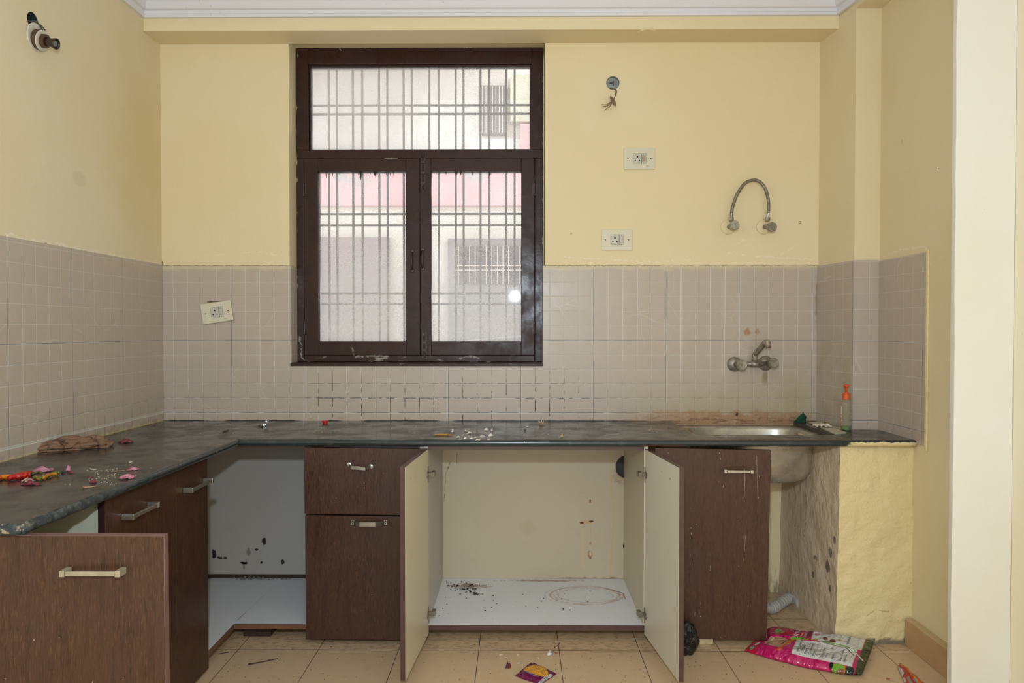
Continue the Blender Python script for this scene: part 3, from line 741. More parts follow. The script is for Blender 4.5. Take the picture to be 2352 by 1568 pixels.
# ------------------------------------------------------------------ countertop
mc = M('black granite', S(42, 42, 40), 0.17, spec=0.5); P = mc.pos
mc.over(mc.rng(mc.noise(P, 3.5, 5, 0.65), 0.30, 0.8, 0.1, 0.6), S(66, 62, 56))
mc.over(mc.rng(mc.noise(mc.scale(P, (1, 4, 1)), 14, 5, 0.7), 0.45, 0.75, 0, 0.3), S(74, 70, 63))
mc.over(mc.rng(mc.noise(mc.scale(P, (1, 3, 1)), 30, 5, 0.7), 0.60, 0.68, 0, 0.5), S(34, 33, 31))
mc.specks(P, 60, 0.10, S(20, 18, 16), 0.9, 0.55)
mc.specks(P, 95, 0.13, S(160, 148, 128), 0.7, 0.56, 3.0)
cz = lambda x, y: tuple(on(2, ZC, x, y))
for pts in ([(1388, 1000), (1400, 998), (1420, 996)], [(1400, 1003), (1425, 1004), (1455, 1004)], [(1490, 988), (1500, 985), (1515, 986)], [(1490, 990), (1510, 991)], [(1472, 996), (1485, 995), (1500, 996)],
            [(1625, 1001), (1650, 1003), (1680, 998)], [(1660, 1003), (1690, 1002)], [(1780, 1000), (1830, 1002)], [(1840, 998), (1880, 1004)]):
    mc.stroke([cz(*q) for q in pts], 0.007, S(206, 206, 206), 0.75, 0.03, 70, broken=0.5)
mc.stroke([cz(960, 1001), cz(1020, 975), cz(1038, 966)], 0.0018, S(24, 22, 20), 0.8, 0.01)
mc.rough(mc.rng(mc.noise(P, 11, 5), 0.3, 0.7, 0.10, 0.34))
mc.bump(mc.noise(P, 9, 3), 0.03, 0.01)
MAT_GRAN = mc.done()
me_ = M('granite edge', S(44, 50, 50), 0.22, spec=0.5); P = me_.pos
me_.over(me_.rng(me_.noise(P, 30, 5), 0.5, 0.7, 0, 0.5), S(70, 74, 72))
me_.specks(me_.scale(P, (1, 1, 0.5)), 40, 0.08, S(200, 196, 170), 0.9, 0.61)
q = me_.sep(P)
ex = me_.m('ADD', q[0], me_.m('MULTIPLY', me_.m('SUBTRACT', me_.noise(P, 40, 4), 0.5), 0.12))
me_.over(me_.m('MULTIPLY', me_.rng(ex, 1.24, 1.27), me_.rng(me_.m('ADD', q[2], me_.m('MULTIPLY', me_.noise(P, 50, 4), 0.016)), 0.7905, 0.7925, 1, 0)), S(226, 208, 158))
me_.over(me_.m('MULTIPLY', me_.rng(me_.m('ADD', q[0], me_.m('MULTIPLY', me_.noise(P, 9, 2), 0.1)), 0.50, 0.52), me_.m('MULTIPLY', me_.rng(q[0], 0.6, 0.64, 1, 0), me_.rng(q[2], 0.770, 0.774, 1, 0))), S(92, 58, 46))
rough_end = me_.rng(q[1], 1.55, 2.05, 1, 0)
me_.over(me_.m('MULTIPLY', rough_end, me_.rng(me_.noise(P, 45, 5, 0.7), 0.46, 0.66, 0, 0.8)), S(104, 106, 98))
me_.over(me_.m('MULTIPLY', me_.rng(q[1], 1.52, 1.57, 0.8, 0), me_.rng(me_.noise(P, 60, 4), 0.54, 0.6)), S(176, 160, 130))
me_.bump(me_.m('MULTIPLY', me_.noise(P, 70, 5, 0.7), rough_end), 0.9, 0.01)
me_.rough(me_.rng(rough_end, 0, 1, 0.2, 0.7))
MAT_EDGE = me_.done()
ct = thing('countertop', 'black granite L-shaped worktop running under the window and along the left wall', 'countertop', (-0.2, 3.0, ZC))
TH = 0.026; FE = 2.722; LE = -1.078; Y0 = 1.53
SX0, SX1, SY0, SY1 = 0.700, 1.262, 2.850, YB - 0.0045
xs = [XL + 0.0065, LE, SX0, SX1, 1.36, XW - 0.0008]; ys = [Y0, FE, SY0, SY1, 3.005, YB - 0.0045]; ys = sorted(set(ys))
def solid_cell(x, y):
    if y < FE: return x < LE
    if SX0 < x < SX1 and SY0 < y < SY1: return False
    if x > 1.36 and y > 3.005: return False
    return True
b = B(); vc = {}
def gv(i, j, k):
    if (i, j, k) not in vc: vc[(i, j, k)] = b.V((xs[i], ys[j], ZC if k else ZC - TH))
    return vc[(i, j, k)]
ok = lambda i, j: 0 <= i < len(xs) - 1 and 0 <= j < len(ys) - 1 and solid_cell((xs[i] + xs[i + 1]) / 2, (ys[j] + ys[j + 1]) / 2)
for i in range(len(xs) - 1):
    for j in range(len(ys) - 1):
        if not ok(i, j): continue
        b.bm.faces.new((gv(i, j, 1), gv(i + 1, j, 1), gv(i + 1, j + 1, 1), gv(i, j + 1, 1)))
        b.bm.faces.new((gv(i, j, 0), gv(i, j + 1, 0), gv(i + 1, j + 1, 0), gv(i + 1, j, 0)))
        for di, dj, e0, e1 in ((-1, 0, (i, j), (i, j + 1)), (1, 0, (i + 1, j), (i + 1, j + 1)), (0, -1, (i, j), (i + 1, j)), (0, 1, (i, j + 1), (i + 1, j + 1))):
            if not ok(i + di, j + dj): b.bm.faces.new((gv(*e0, 1), gv(*e1, 1), gv(*e1, 0), gv(*e0, 0)))
b.build('slab', MAT_GRAN, ct)
b = B()
np_ = [(0.0, 0.0)] + [(TH / 2 * math.cos(t) * 1.15, -TH / 2 + TH / 2 * math.sin(t)) for t in [PI / 2 - PI * k / 10 for k in range(11)]] + [(0.0, -TH)]
def nose(pathp, rough_fn=None):
    rings = []
    for x, y, nx, ny in pathp:
        r = rough_fn(x, y) if rough_fn else 0
        ring = []
        for d, z in np_:
            k = (0.4 + noise.noise(Vector((x * 30, y * 30, z * 60)))) * r * (1 if d > 0.002 else 0)
            ring.append(b.V((x + nx * (d - k * 0.007), y + ny * (d - k * 0.007), ZC + z - 0.0005 * abs(k))))
        rings.append(ring)
    for a, c in zip(rings, rings[1:]):
        for k in range(len(np_) - 1): b.bm.faces.new((a[k], a[k + 1], c[k + 1], c[k]))
    b.bm.faces.new(rings[0]); b.bm.faces.new(rings[-1][::-1])
nose([(XL + 0.008 + (LE - XL - 0.008) * i / 60, Y0, 0, -1) for i in range(60)] + [(LE, Y0, 0.4, -0.4)], lambda x, y: 0.9)
pl = [(LE, Y0 + (FE - Y0) * i / 150, 1, 0) for i in range(150)] + [(LE, FE, 1, -1)]
nose(pl, lambda x, y: max(0.0, min(1.0, (2.15 - y) / 0.35)))
nose([(LE, FE, 1, -1)] + [(LE + 0.016 + i * (XW - 0.002 - LE - 0.016) / 90, FE, 0, -1) for i in range(91)], lambda x, y: max(0.0, min(0.6, (x - 1.22) / 0.1)))
b.build('rounded_edge', MAT_EDGE, ct, smooth=True)
# timber rail under the worktop
MAT_BAND = simple('brown edge band', S(84, 58, 50), 0.45, 0, 0.35, 30)
MAT_BANDD = simple('dark edge band', S(46, 26, 26), 0.45, 0, 0.35, 30)

# ------------------------------------------------------------------ sink
ms = M('scuffed stainless steel', S(190, 184, 172), 0.30, 0.72); P = ms.pos
ms.over(ms.rng(ms.noise(P, 14, 5), 0.4, 0.7, 0, 0.45), S(128, 120, 106))
ms.rough(ms.rng(ms.noise(ms.scale(P, (1, 1, 2)), 12, 4), 0.3, 0.7, 0.22, 0.42))
ms.bump(ms.noise(P, 25, 3), 0.06, 0.004)
MAT_STEEL = ms.done()
sk = thing('kitchen_sink', 'stainless steel sink bowl let into the black worktop at the right', 'sink', (0.98, 3.03, 0.58))
cxs, cys = 0.985, 3.045
b = B(); rings = []
SEG = 72
def se(t, a, c, p=4.0):
    ct_, st_ = math.cos(t), math.sin(t)
    return (a * abs(ct_) ** (2 / p) * (1 if ct_ >= 0 else -1), c * abs(st_) ** (2 / p) * (1 if st_ >= 0 else -1))
lev = [(0.250, 0.178, 0.7735, 3.2), (0.246, 0.174, 0.771, 3.2), (0.243, 0.171, 0.760, 3.2), (0.238, 0.164, 0.68, 3.4), (0.232, 0.155, 0.625, 3.4), (0.218, 0.143, 0.595, 3.2), (0.195, 0.120, 0.582, 3.0), (0.10, 0.07, 0.577, 2.4), (0.03, 0.03, 0.576, 2)]
for a, c, z, p in lev:
    rings.append([b.V((cxs + se(2 * PI * k / SEG, a, c, p)[0], cys + se(2 * PI * k / SEG, a, c, p)[1], z)) for k in range(SEG)])
for r0, r1 in zip(rings, rings[1:]):
    for k in range(SEG): b.bm.faces.new((r0[k], r0[(k + 1) % SEG], r1[(k + 1) % SEG], r1[k]))
b.bm.faces.new(rings[-1])
# flange from bowl lip out to a rectangle
fr = []
for k in range(SEG):
    x, y = se(2 * PI * k / SEG, 0.279, 0.212, 14); fr.append(b.V((cxs - 0.002 + x, cys + 0.016 + y, 0.7745)))
for k in range(SEG): b.bm.faces.new((rings[0][k], fr[k], fr[(k + 1) % SEG], rings[0][(k + 1) % SEG]))
b.build('bowl', MAT_STEEL, sk, smooth=True, solid=0.0012, recalc=True)
b = B(); b.lathe([(0.034, 0), (0.036, 0.003), (0.020, 0.004), (0.018, 0.001)], (cxs, cys, 0.577), (0, 0, 1), 24); b.build('drain', MAT_STEEL, sk, smooth=True)
b = B(); b.lathe([(0.03, 0), (0.028, -0.03), (0.018, -0.04), (0.018, -0.1)], (cxs, cys, 0.5745), (0, 0, 1), 20); b.build('waste_outlet', simple('grey plastic', S(150, 150, 150), 0.5), sk, smooth=True)

# ------------------------------------------------------------------ cabinets
def wood_mat(name, ax, seed=0.0, bright=1.0, drips=0.5):
    """dark brown vertical-grain laminate; ax = horizontal axis of the face"""
    m = M(name, tuple(c * bright for c in S(76, 50, 37)), 0.36, spec=0.4)
    P = m.v('ADD', m.pos, (seed, seed, 0))
    wob = m.v('SCALE', m.v('SUBTRACT', m.noise(m.scale(P, (5, 5, 2.2)), 1.0, 3, color=True), (0.5, 0.5, 0.5)), 0.06)
    Q = m.v('ADD', P, wob)
    sx = (230, 230, 10)
    n1 = m.noise(m.scale(Q, (380, 380, 34)), 1.0, 3, 0.55); n4 = m.noise(m.scale(m.v('ADD', Q, (3, 1, 7)), (300, 300, 22)), 1.0, 3, 0.55)
    n2 = m.noise(m.scale(Q, (60, 60, 3.5)), 1.0, 3, 0.6)
    n3 = m.noise(m.scale(P, (4, 4, 1.2)), 1.0, 3)
    k = m.rng(n3, 0.35, 0.65, 0.45, 1.0)
    m.over(m.rng(n2, 0.45, 0.7, 0, 0.6), tuple(c * bright for c in S(56, 34, 26)))
    m.over(m.m('MULTIPLY', m.rng(n1, 0.54, 0.64, 0, 0.65), k), tuple(c * bright for c in S(106, 70, 47)))
    m.over(m.m('MULTIPLY', m.rng(n4, 0.55, 0.64, 0, 0.6), k), tuple(c * bright for c in S(34, 22, 18)))
    m.specks(m.scale(m.pos, (1, 1, 0.6)), 52, 0.055, S(204, 192, 176), 0.85, 0.60, seed)
    m.specks(m.scale(m.pos, (1, 1, 0.14)), 44, 0.05, S(196, 186, 170), 0.75 * drips, 0.63, seed + 4)
    m.bump(n1, 0.18, 0.002)
    m.rough(m.rng(m.noise(m.pos, 8, 4), 0.3, 0.7, 0.30, 0.46))
    return m
MAT_WOODF = wood_mat('brown laminate front', 0, 0.0, 0.9).done()
MAT_WOODL = wood_mat('brown laminate left run', 1, 2.3, 0.86).done()
MAT_WOODN = wood_mat('brown laminate near door', 0, 5.1, 0.82, 0.3).done()
mm = wood_mat('brown laminate dripped door', 0, 8.7, 1.0, 1.6)
fz = lambda x, y: tuple(on(1, 2.722, x, y))
for pts, wd in (([(1709, 1072), (1711, 1100), (1709, 1144)], 0.0028), ([(1738, 1045), (1739, 1100), (1741, 1150)], 0.0018), ([(1712, 1230), (1708, 1290)], 0.0018), ([(1593, 1278), (1594, 1290)], 0.002), ([(1631, 1298), (1631, 1310)], 0.002), ([(1609, 1382), (1610, 1394)], 0.002), ([(1606, 1398), (1606, 1410)], 0.002), ([(1596, 1405), (1596, 1414)], 0.0018)):
    mm.stroke([fz(*q) for q in pts], wd * 0.7, S(160, 148, 134), 0.6, 0.003)
for x, y in ((1653, 1040), (1655, 1054), (1744, 1093), (1741, 1143), (1609, 1415)): mm.blob(fz(x, y), (0.0022, 0.1, 0.0022), S(190, 180, 164), 0.4, 200, 0.3)
MAT_WOODR = mm.done()
def lam(name, col, marks=None, sp=0.6):
    m = M(name, col, 0.38, spec=0.4)
    m.over(m.rng(m.noise(m.pos, 2.5, 4), 0.4, 0.7, 0, 0.25), tuple(c * 0.86 for c in col))
    m.over(m.rng(m.noise(m.pos, 12, 5), 0.55, 0.75, 0, 0.2), (col[0] * 0.8, col[1] * 0.72, col[2] * 0.6))
    m.specks(m.scale(m.pos, (1, 1, 0.7)), 55, 0.06, S(70, 56, 44), sp, 0.59)
    if marks: marks(m)
    return m.done()
RUST = S(160, 98, 50)
def m_back(m):
    P = lambda x, y: tuple(on(1, 3.255, x, y))
    m.blob(P(1355, 1151), (0.008, 0.1, 0.014), S(178, 120, 70), 0.5, 90, 0.7)
    m.blob(P(1356, 1150), (0.003, 0.1, 0.008), S(96, 48, 28), 0.3, 90, 0.4)
    m.blob(P(1337, 1133), (0.020, 0.1, 0.008), S(196, 160, 112), 0.9, 60, 0.6, 0.5)
    m.blob(P(1345, 1199), (0.038, 0.1, 0.012), S(200, 154, 100), 0.8, 50, 0.6, 0.75)
    m.blob(P(1336, 1200), (0.012, 0.1, 0.005), S(84, 44, 26), 0.5, 90, 0.3)
    m.blob(P(1358, 1197), (0.013, 0.1, 0.005), S(84, 44, 26), 0.5, 90, 0.3)
    m.blob(P(1356, 1247), (0.008, 0.1, 0.009), S(186, 136, 82), 0.9, 90, 0.5, 0.8)
    m.blob(P(1355, 1273), (0.013, 0.1, 0.022), RUST, 0.3, 60, 0.4, 0.85)
    m.blob(P(1356, 1271), (0.007, 0.1, 0.014), S(214, 196, 160), 0.2, 60, 0.4, 0.9)
    m.blob(P(1356, 1282), (0.005, 0.1, 0.006), S(110, 60, 34), 0.4, 90, 0.4)
    m.stroke([P(1402, 1035), P(1404, 1120), P(1410, 1180), P(1406, 1260), P(1401, 1325)], 0.006, S(200, 170, 116), 0.6, 0.012)
    m.stroke([P(1340, 1215), P(1340, 1300)], 0.012, S(208, 184, 138), 0.35, 0.012)
    m.stroke([P(1357, 1205), P(1357, 1240)], 0.003, S(200, 160, 100), 0.5, 0.004)
    m.blob(P(1422, 1092), (0.03, 0.1, 0.05), S(150, 124, 92), 1.1, 60, 0.7, 0.6)
    m.stroke([P(1035, 1060), P(1024, 1085), P(1020, 1150)], 0.003, S(84, 68, 54), 0.7, 0.008, broken=0.6)
    m.stroke([P(1050, 1038), P(1048, 1078)], 0.002, S(60, 50, 42), 0.7, 0.004, broken=0.6)
    m.blob(P(1212, 1208), (0.06, 0.1, 0.05), S(176, 156, 120), 0.8, 20, 0.8, 0.4)
    z = m.sep(m.pos)[2]
    m.over(m.m('MULTIPLY', m.rng(m.m('ADD', z, m.m('MULTIPLY', m.noise(m.pos, 25, 4), 0.03)), 0.082, 0.095, 0.8, 0), m.rng(m.sep(m.pos)[0], 0.0, 0.25)), S(110, 84, 60))
MAT_CREAMB = lam('cream cabinet back', S(194, 179, 153), m_back)
MAT_CREAM = lam('cream laminate', S(208, 198, 172))
MAT_CREAMR = lam('cream door liner scuffed', S(214, 208, 192), lambda m: (
    m.stroke([tuple(on(0, 0.5, x, y)) for x, y in ((1486, 1040), (1487, 1066), (1485, 1100))], 0.003, S(60, 52, 46), 0.7, 0.006, broken=0.7),), 0.9)
def m_bottom(m):
    P = lambda x, y: tuple(on(2, 0.07, x, y))
    ctr = Vector(P(1345, 1366))
    for rx, ry, wd, o_, ox in ((0.150, 0.100, 0.0050, 0.85, 0), (0.128, 0.082, 0.004, 0.6, 0.01), (0.165, 0.112, 0.003, 0.5, -0.01), (0.140, 0.090, 0.003, 0.7, 0.006), (0.118, 0.074, 0.003, 0.6, -0.004), (0.158, 0.104, 0.004, 0.7, 0.004)):
        qv = m.v('MULTIPLY', m.v('SUBTRACT', m.v('ADD', m.pos, m.v('SCALE', m.v('SUBTRACT', m.noise(m.pos, 9, 2, color=True), (0.5, 0.5, 0.5)), 0.03)), (ctr.x + ox, ctr.y, 0.07)), (1 / rx, 1 / ry, 0))
        d = m.m('MULTIPLY', m.m('ABSOLUTE', m.m('SUBTRACT', m.v('LENGTH', qv), 1.0)), ry)
        f = m.m('MULTIPLY', m.rng(d, wd * 0.3, wd, o_, 0), m.rng(m.noise(m.v('ADD', m.pos, (rx * 40, 0, 0)), 14, 4), 0.40, 0.54))
        m.over(m.m('MULTIPLY', f, 0.7), S(178, 128, 86))
    m.stroke([P(1395, 1352), P(1432, 1362), P(1436, 1375)], 0.005, S(164, 110, 70), 0.8, 0.012)
    m.blob(P(1075, 1345), (0.11, 0.035, 0.1), S(140, 112, 84), 1.2, 60, 0.6, 0.85)
    m.blob(P(1095, 1364), (0.02, 0.012, 0.1), S(70, 52, 38), 1.0, 120, 0.4, 0.9)
    m.blob(P(1090, 1352), (0.015, 0.012, 0.1), S(76, 60, 46), 1.0, 120, 0.4, 0.9)
    m.blob(P(1250, 1333), (0.20, 0.02, 0.1), S(150, 112, 76), 1.2, 40, 0.6, 0.7)
    m.specks(m.pos, 45, 0.09, S(60, 50, 42), 0.8, 0.54, 6.0)
    m.specks(m.pos, 22, 0.08, S(184, 130, 84), 0.7, 0.56, 9.0)
MAT_WHITEB = lam('white cabinet floor', S(236, 234, 234), m_bottom)
def m_corner(m):
    m.specks(m.pos, 30, 0.07, S(96, 80, 64), 0.7, 0.57, 2.0)
    m.blob(tuple(on(1, 3.255, 571, 1266)), (0.012, 0.1, 0.022), S(120, 108, 102), 0.7, 60, 0.5, 0.8)
    m.blob(tuple(on(1, 3.255, 560, 1302)), (0.006, 0.1, 0.016), S(110, 100, 92), 0.7, 60, 0.5, 0.8)
    m.stroke([tuple(on(2, 0.07, x, y)) for x, y in ((545, 1424), (562, 1408))], 0.004, S(150, 146, 140), 0.7, 0.006)
    m.stroke([tuple(on(2, 0.07, x, y)) for x, y in ((562, 1408), (625, 1350))], 0.0015, S(170, 168, 166), 0.6, 0.003)
MAT_WHITEC = lam('white corner laminate', S(178, 170, 160), m_corner)
MAT_ZINC = simple('zinc hinge metal', S(150, 140, 126), 0.35, 0.8, 0.5, 90)
MAT_CHROME = simple('dulled chrome handle', S(196, 190, 176), 0.28, 0.85, 0.35, 60)
MAT_BRASSY = simple('yellowed handle plastic', S(168, 156, 130), 0.42, 0.25, 0.4, 40)

def bar_handle(par, p0, p1, nrm, mat, depth=0.028, th=0.011, name='handle', lab=None):
    """square-section bar handle between p0 and p1 standing off along nrm"""
    p0 = Vector(p0); p1 = Vector(p1); nrm = Vector(nrm).normalized()
    d = (p1 - p0).normalized(); u = d.cross(nrm); L = (p1 - p0).length
    xf = Matrix.Translation(p0) @ Matrix((d, nrm, u)).transposed().to_4x4()
    b = B(); b.xf = xf
    b.box(0.006, L - 0.006, depth - th * 0.55, depth, -th / 2, th / 2)
    for s_ in (0.0, L): b.box(s_ - 0.0055, s_ + 0.0055, 0.0, depth + 0.002, -th / 2 - 0.002, th / 2 + 0.002)
    o = b.build(name, mat, par, bevel=0.0015)
    if lab: o['label'] = lab
    return o

# --- drawer unit under the left of the window
dc = thing('drawer_cabinet', 'brown cabinet with a drawer over a door, left of the open white-lined cabinet', 'cabinet', (-0.59, 3.0, 0.0))
FY = 2.740
b = B()
b.box(-0.816, -0.800, FY, 3.262, 0.045, 0.762); b.box(-0.378, -0.3635, FY, 3.262, 0.045, 0.762)
b.box(-0.7995, -0.3785, FY, 3.262, 0.045, 0.061); b.box(-0.7995, -0.3785, 3.246, 3.262, 0.0615, 0.762)
b.build('carcass', MAT_WHITEC, dc)
b = B(); b.box(-0.816, -0.3635, FY - 0.012, FY + 0.05, 0.7621, 0.7646); b.build('top_rail', MAT_BANDD, dc)  # both rails coloured dark, standing in for the shadow wedge above the drawer
b = B(); b.box(-0.7995, -0.3785, FY + 0.001, FY + 0.06, 0.740, 0.7619); b.build('front_rail', MAT_BANDD, dc)
b = B(); b.prism([(-0.8195, 0.5035), (-0.3655, 0.4985), (-0.3655, 0.7535), (-0.8195, 0.7595)], FY - 0.0185, FY - 0.0005, ax=1)
dr = b.build('drawer', MAT_WOODF, dc, bevel=0.0012)
b = B(); b.prism([(-0.8175, 0.0215), (-0.3655, 0.0165), (-0.3655, 0.4925), (-0.8175, 0.4985)], FY - 0.0185, FY - 0.0005, ax=1)
dd = b.build('door', MAT_WOODF, dc, bevel=0.0012)
# curved strap handle, one end slipped, on the drawer
b = B(); y0 = FY - 0.0185
hx0, hz0 = on(1, y0, 802, 1067).x, on(1, y0, 802, 1067).z; hx1, hz1 = on(1, y0, 852, 1071).x, on(1, y0, 852, 1071).z
for x, z in ((hx0, hz0), (hx1, hz1)): b.lathe([(0.0085, 0.0), (0.0085, 0.003), (0.004, 0.0045)], (x, y0, z), (0, -1, 0), 18)
pts = []; N = 16
for i in range(N + 1):
    t = i / N; e = min(1.0, min(t, 1 - t) * 5.5); e = e * e * (3 - 2 * e)
    pts.append(Vector((hx0 + (hx1 - hx0) * t, y0 - 0.003 - 0.024 * e, hz0 + (hz1 - hz0) * t - 0.004 * e)))
rq = [[b.V(a + Vector((0, dy, dz))) for dy, dz in ((0, -0.0065), (0, 0.0065), (-0.003, 0.0065), (-0.003, -0.0065))] for a in pts]
for qa, qb in zip(rq, rq[1:]):
    for k in range(4): b.bm.faces.new((qa[k], qa[(k + 1) % 4], qb[(k + 1) % 4], qb[k]))
b.bm.faces.new(rq[0]); b.bm.faces.new(rq[-1])
b.build('handle', MAT_CHROME, dr)['label'] = 'curved chrome strap handle'
# wide strap handle with holed end plates on the door
b = B(); hxa = on(1, y0, 807, 1197).x; hxb = on(1, y0, 889, 1197).x; hz = on(1, y0, 848, 1199).z; zc = hz
cx0, cx1 = on(1, y0, 829, 1200).x, on(1, y0, 864, 1200).x
c = B()
for x in (hxa + 0.0055, hxb - 0.0055):
    b.box(x - 0.0065, x + 0.0065, y0 - 0.002, y0, zc - 0.010, zc + 0.010)
    for dz in (-0.005, 0.005): c.lathe([(0.0031, -0.01), (0.0031, 0.01)], (x, y0 - 0.001, zc + dz), (0, 1, 0), 12)
pts = [(hxa + 0.010, -0.001), (hxa + 0.018, -0.010), (cx0, -0.024), (cx1 + 0.002, -0.024), (hxb - 0.018, -0.010), (hxb - 0.010, -0.001)]
rq = [[b.V((xa, y0 + ya + dy, zc + dz - 0.002)) for dy, dz in ((0, -0.0085), (0, 0.0085), (-0.002, 0.0085), (-0.002, -0.0085))] for xa, ya in pts]
for qa, qb in zip(rq, rq[1:]):
    for k in range(4): b.bm.faces.new((qa[k], qa[(k + 1) % 4], qb[(k + 1) % 4], qb[k]))
b.bm.faces.new(rq[0]); b.bm.faces.new(rq[-1])
h = b.build('handle', MAT_CHROME, dd, cut=c); h['label'] = 'wide chrome strap handle with holed end plates'
b = B(); b.box(-0.812, -0.79, FY - 0.0193, FY - 0.0187, 0.0225, 0.040); 
# --- double-door cabinet in the middle
mcab = thing('open_cabinet', 'empty white-lined double cabinet with both doors swung open under the window', 'cabinet', (0.07, 3.0, 0.0))
X0, X1 = -0.3625, 0.500
b = B(); b.box(X0, X0 + 0.016, FY, 3.262, 0.055, 0.7645); b.build('side_panel', lam('greyish side lining', S(188, 182, 174)), mcab)
b = B(); b.box(X1 - 0.016, X1, FY, 3.262, 0.055, 0.7645); b.build('side_panel', MAT_CREAM, mcab)
b = B(); b.box(X0 + 0.0165, X1 - 0.0165, FY + 0.001, 3.262, 0.055, 0.070); b.build('bottom_panel', MAT_WHITEB, mcab)
c = B(); PHc = on(1, 3.255, 1441, 1072)
pr = []
for k in range(28):
    t = 2 * PI * k / 28; rr = 0.054 * (1 + 0.05 * noise.noise(Vector((math.cos(t) * 3, math.sin(t) * 3, 1))))
    pr.append((PHc.x + rr * math.cos(t), PHc.z + rr * math.sin(t)))
c.prism(pr, 3.20, 3.30, ax=1)
ph = on(1, 3.255, 1436, 1253); pr = [(ph.x - 0.010 + 0.002 * math.sin(k * 2.7) + 0.014 * (1 + math.cos(2 * PI * k / 12)) * 0.9, ph.z + 0.026 * math.sin(2 * PI * k / 12)) for k in range(12)]
c.prism(pr, 3.20, 3.30, ax=1)
b = B(); b.box(X0 + 0.0165, X1 - 0.0165, 3.256, 3.262, 0.0705, 0.7645); b.build('back_panel', MAT_CREAMB, mcab, cut=c)
b = B(); b.box(X0 + 0.001, X1 - 0.001, FY - 0.0015, FY + 0.0005, 0.050, 0.0695)
b.build('edge_band', MAT_BAND, mcab)
b = B(); b.box(X0 + 0.017, X1 - 0.017, FY - 0.0005, FY + 0.06, 0.7485, 0.7645); b.build('top_rail', MAT_BAND, mcab)
def leaf(inner_h, inner_o, sgn, linemat, zt=0.752, zb=0.040):
    """door leaf standing open; inner_h/inner_o: hinge and free ends of its inner face"""
    ih = Vector(inner_h); io = Vector(inner_o); d = (io - ih).normalized(); nrm = Vector((d.y, -d.x)) * sgn
    th = 0.0178; n_ = nrm
    P_ = lambda s, t: (ih + d * s + n_ * t)
    L = (io - ih).length
    b = B(); b.prism([tuple(P_(0, 0.0008)), tuple(P_(L, 0.0008)), tuple(P_(L, th)), tuple(P_(0, th))], zb, zt)
    dob = b.build('door', MAT_BAND, mcab, bevel=0.001)
    b = B(); b.prism([tuple(P_(0.0012, 0)), tuple(P_(L - 0.0012, 0)), tuple(P_(L - 0.0012, 0.0007)), tuple(P_(0.0012, 0.0007))], zb + 0.0015, zt - 0.0015)
    c = B()
    for (s_, z_) in ((L * 0.52, zt - 0.045), (L * 0.76, zt - 0.052)):
        o_ = P_(s_, -0.004); c.lathe([(0.0040, 0), (0.0040, 0.007)], (o_.x, o_.y, z_ - 0.004), (n_.x, n_.y, 0), 10)
    lin = b.build('door_liner', linemat, dob, cut=c)
    for z_ in (0.655, 0.115):
        b = B()
        q = P_(0.024, -0.0026); q2 = P_(0.010, -0.0026)
        xf = Matrix.Translation((ih.x, ih.y, z_)) @ Matrix(((d.x, n_.x, 0, 0), (d.y, n_.y, 0, 0), (0, 0, 1, 0), (0, 0, 0, 1)))
        b.box(0.004, 0.014, -0.003, -0.0001, -0.030, 0.030, xf)
        b.box(-0.028, 0.006, -0.024, -0.010, -0.009, 0.009, xf)
        b.box(-0.010, 0.010, -0.012, -0.001, -0.006, 0.006, xf)
        b.lathe([(0.014, 0), (0.014, 0.0025), (0.006, 0.003)], P_(0.018, -0.0002).to_3d() + Vector((0, 0, z_)), (-n_.x, -n_.y, 0), 18)
        b.build('hinge', MAT_ZINC, dob, bevel=0.001)
    return dob
dl = leaf((-0.3448, 2.7365), (-0.3755, 2.362), 1, MAT_CREAM, 0.7535, 0.037)
drt = leaf((0.486, 2.7365), (0.5335, 2.362), -1, MAT_CREAMR, 0.7535, 0.037)

# --- corner unit, open, L-shaped floor
cc = thing('corner_cabinet', 'open corner cabinet with grey-white lining, no door, between the left run and the drawer unit', 'cabinet', (-1.3, 2.95, 0.0))
FXL = -1.100
b = B(); pts = [(XL + 0.02, 2.515), (FXL - 0.002, 2.515), (FXL - 0.002, FY + 0.002), (-0.8175, FY + 0.002), (-0.8175, 3.262), (XL + 0.02, 3.262)]
b.prism(pts, 0.055, 0.070); b.build('bottom_panel', lam('pale corner floor', S(224, 222, 222), m_corner), cc)
b = B(); b.prism([(FXL - 0.0018, 2.515), (FXL, 2.515), (FXL, FY), (-0.8175, FY), (-0.8175, FY + 0.0018), (FXL - 0.0018, FY + 0.0018)], 0.050, 0.0695)
b.build('edge_band', simple('tan edge band', S(122, 86, 62), 0.5, 0, 0.4, 20), cc)
c = B()
def ragged(px, py, rx, rz, seed, n=18, elong=1.0):
    p = on(1, 3.255, px, py); out_ = []
    for k in range(n):
        t = 2 * PI * k / n; rr = 1 + 0.55 * noise.noise(Vector((math.cos(t) * 1.6 + seed, math.sin(t) * 1.6, seed * 0.7)))
        out_.append((p.x + rx * rr * math.cos(t), p.z + rz * rr * math.sin(t)))
    c.prism(out_, 3.24, 3.262, ax=1)
ragged(606, 1244, 0.010, 0.016, 1.1); ragged(589, 1262, 0.007, 0.005, 2.2); ragged(560, 1293, 0.014, 0.007, 3.3); ragged(600, 1292, 0.006, 0.006, 4.4); ragged(649, 1291, 0.009, 0.010, 5.5)
ragged(491, 1272, 0.009, 0.019, 6.6); ragged(504, 1281, 0.014, 0.006, 7.7); ragged(516, 1281, 0.009, 0.0065, 9.1)
b = B(); b.box(XL + 0.0345, -0.8175, 3.256, 3.2615, 0.0865, 0.7645); b.build('back_panel', MAT_WHITEC, cc, cut=c)
b = B(); b.box(XL + 0.0345, -0.8175, 3.2505, 3.262, 0.0705, 0.086); b.build('back_batten', simple('dark batten', S(58, 44, 36), 0.5), cc)
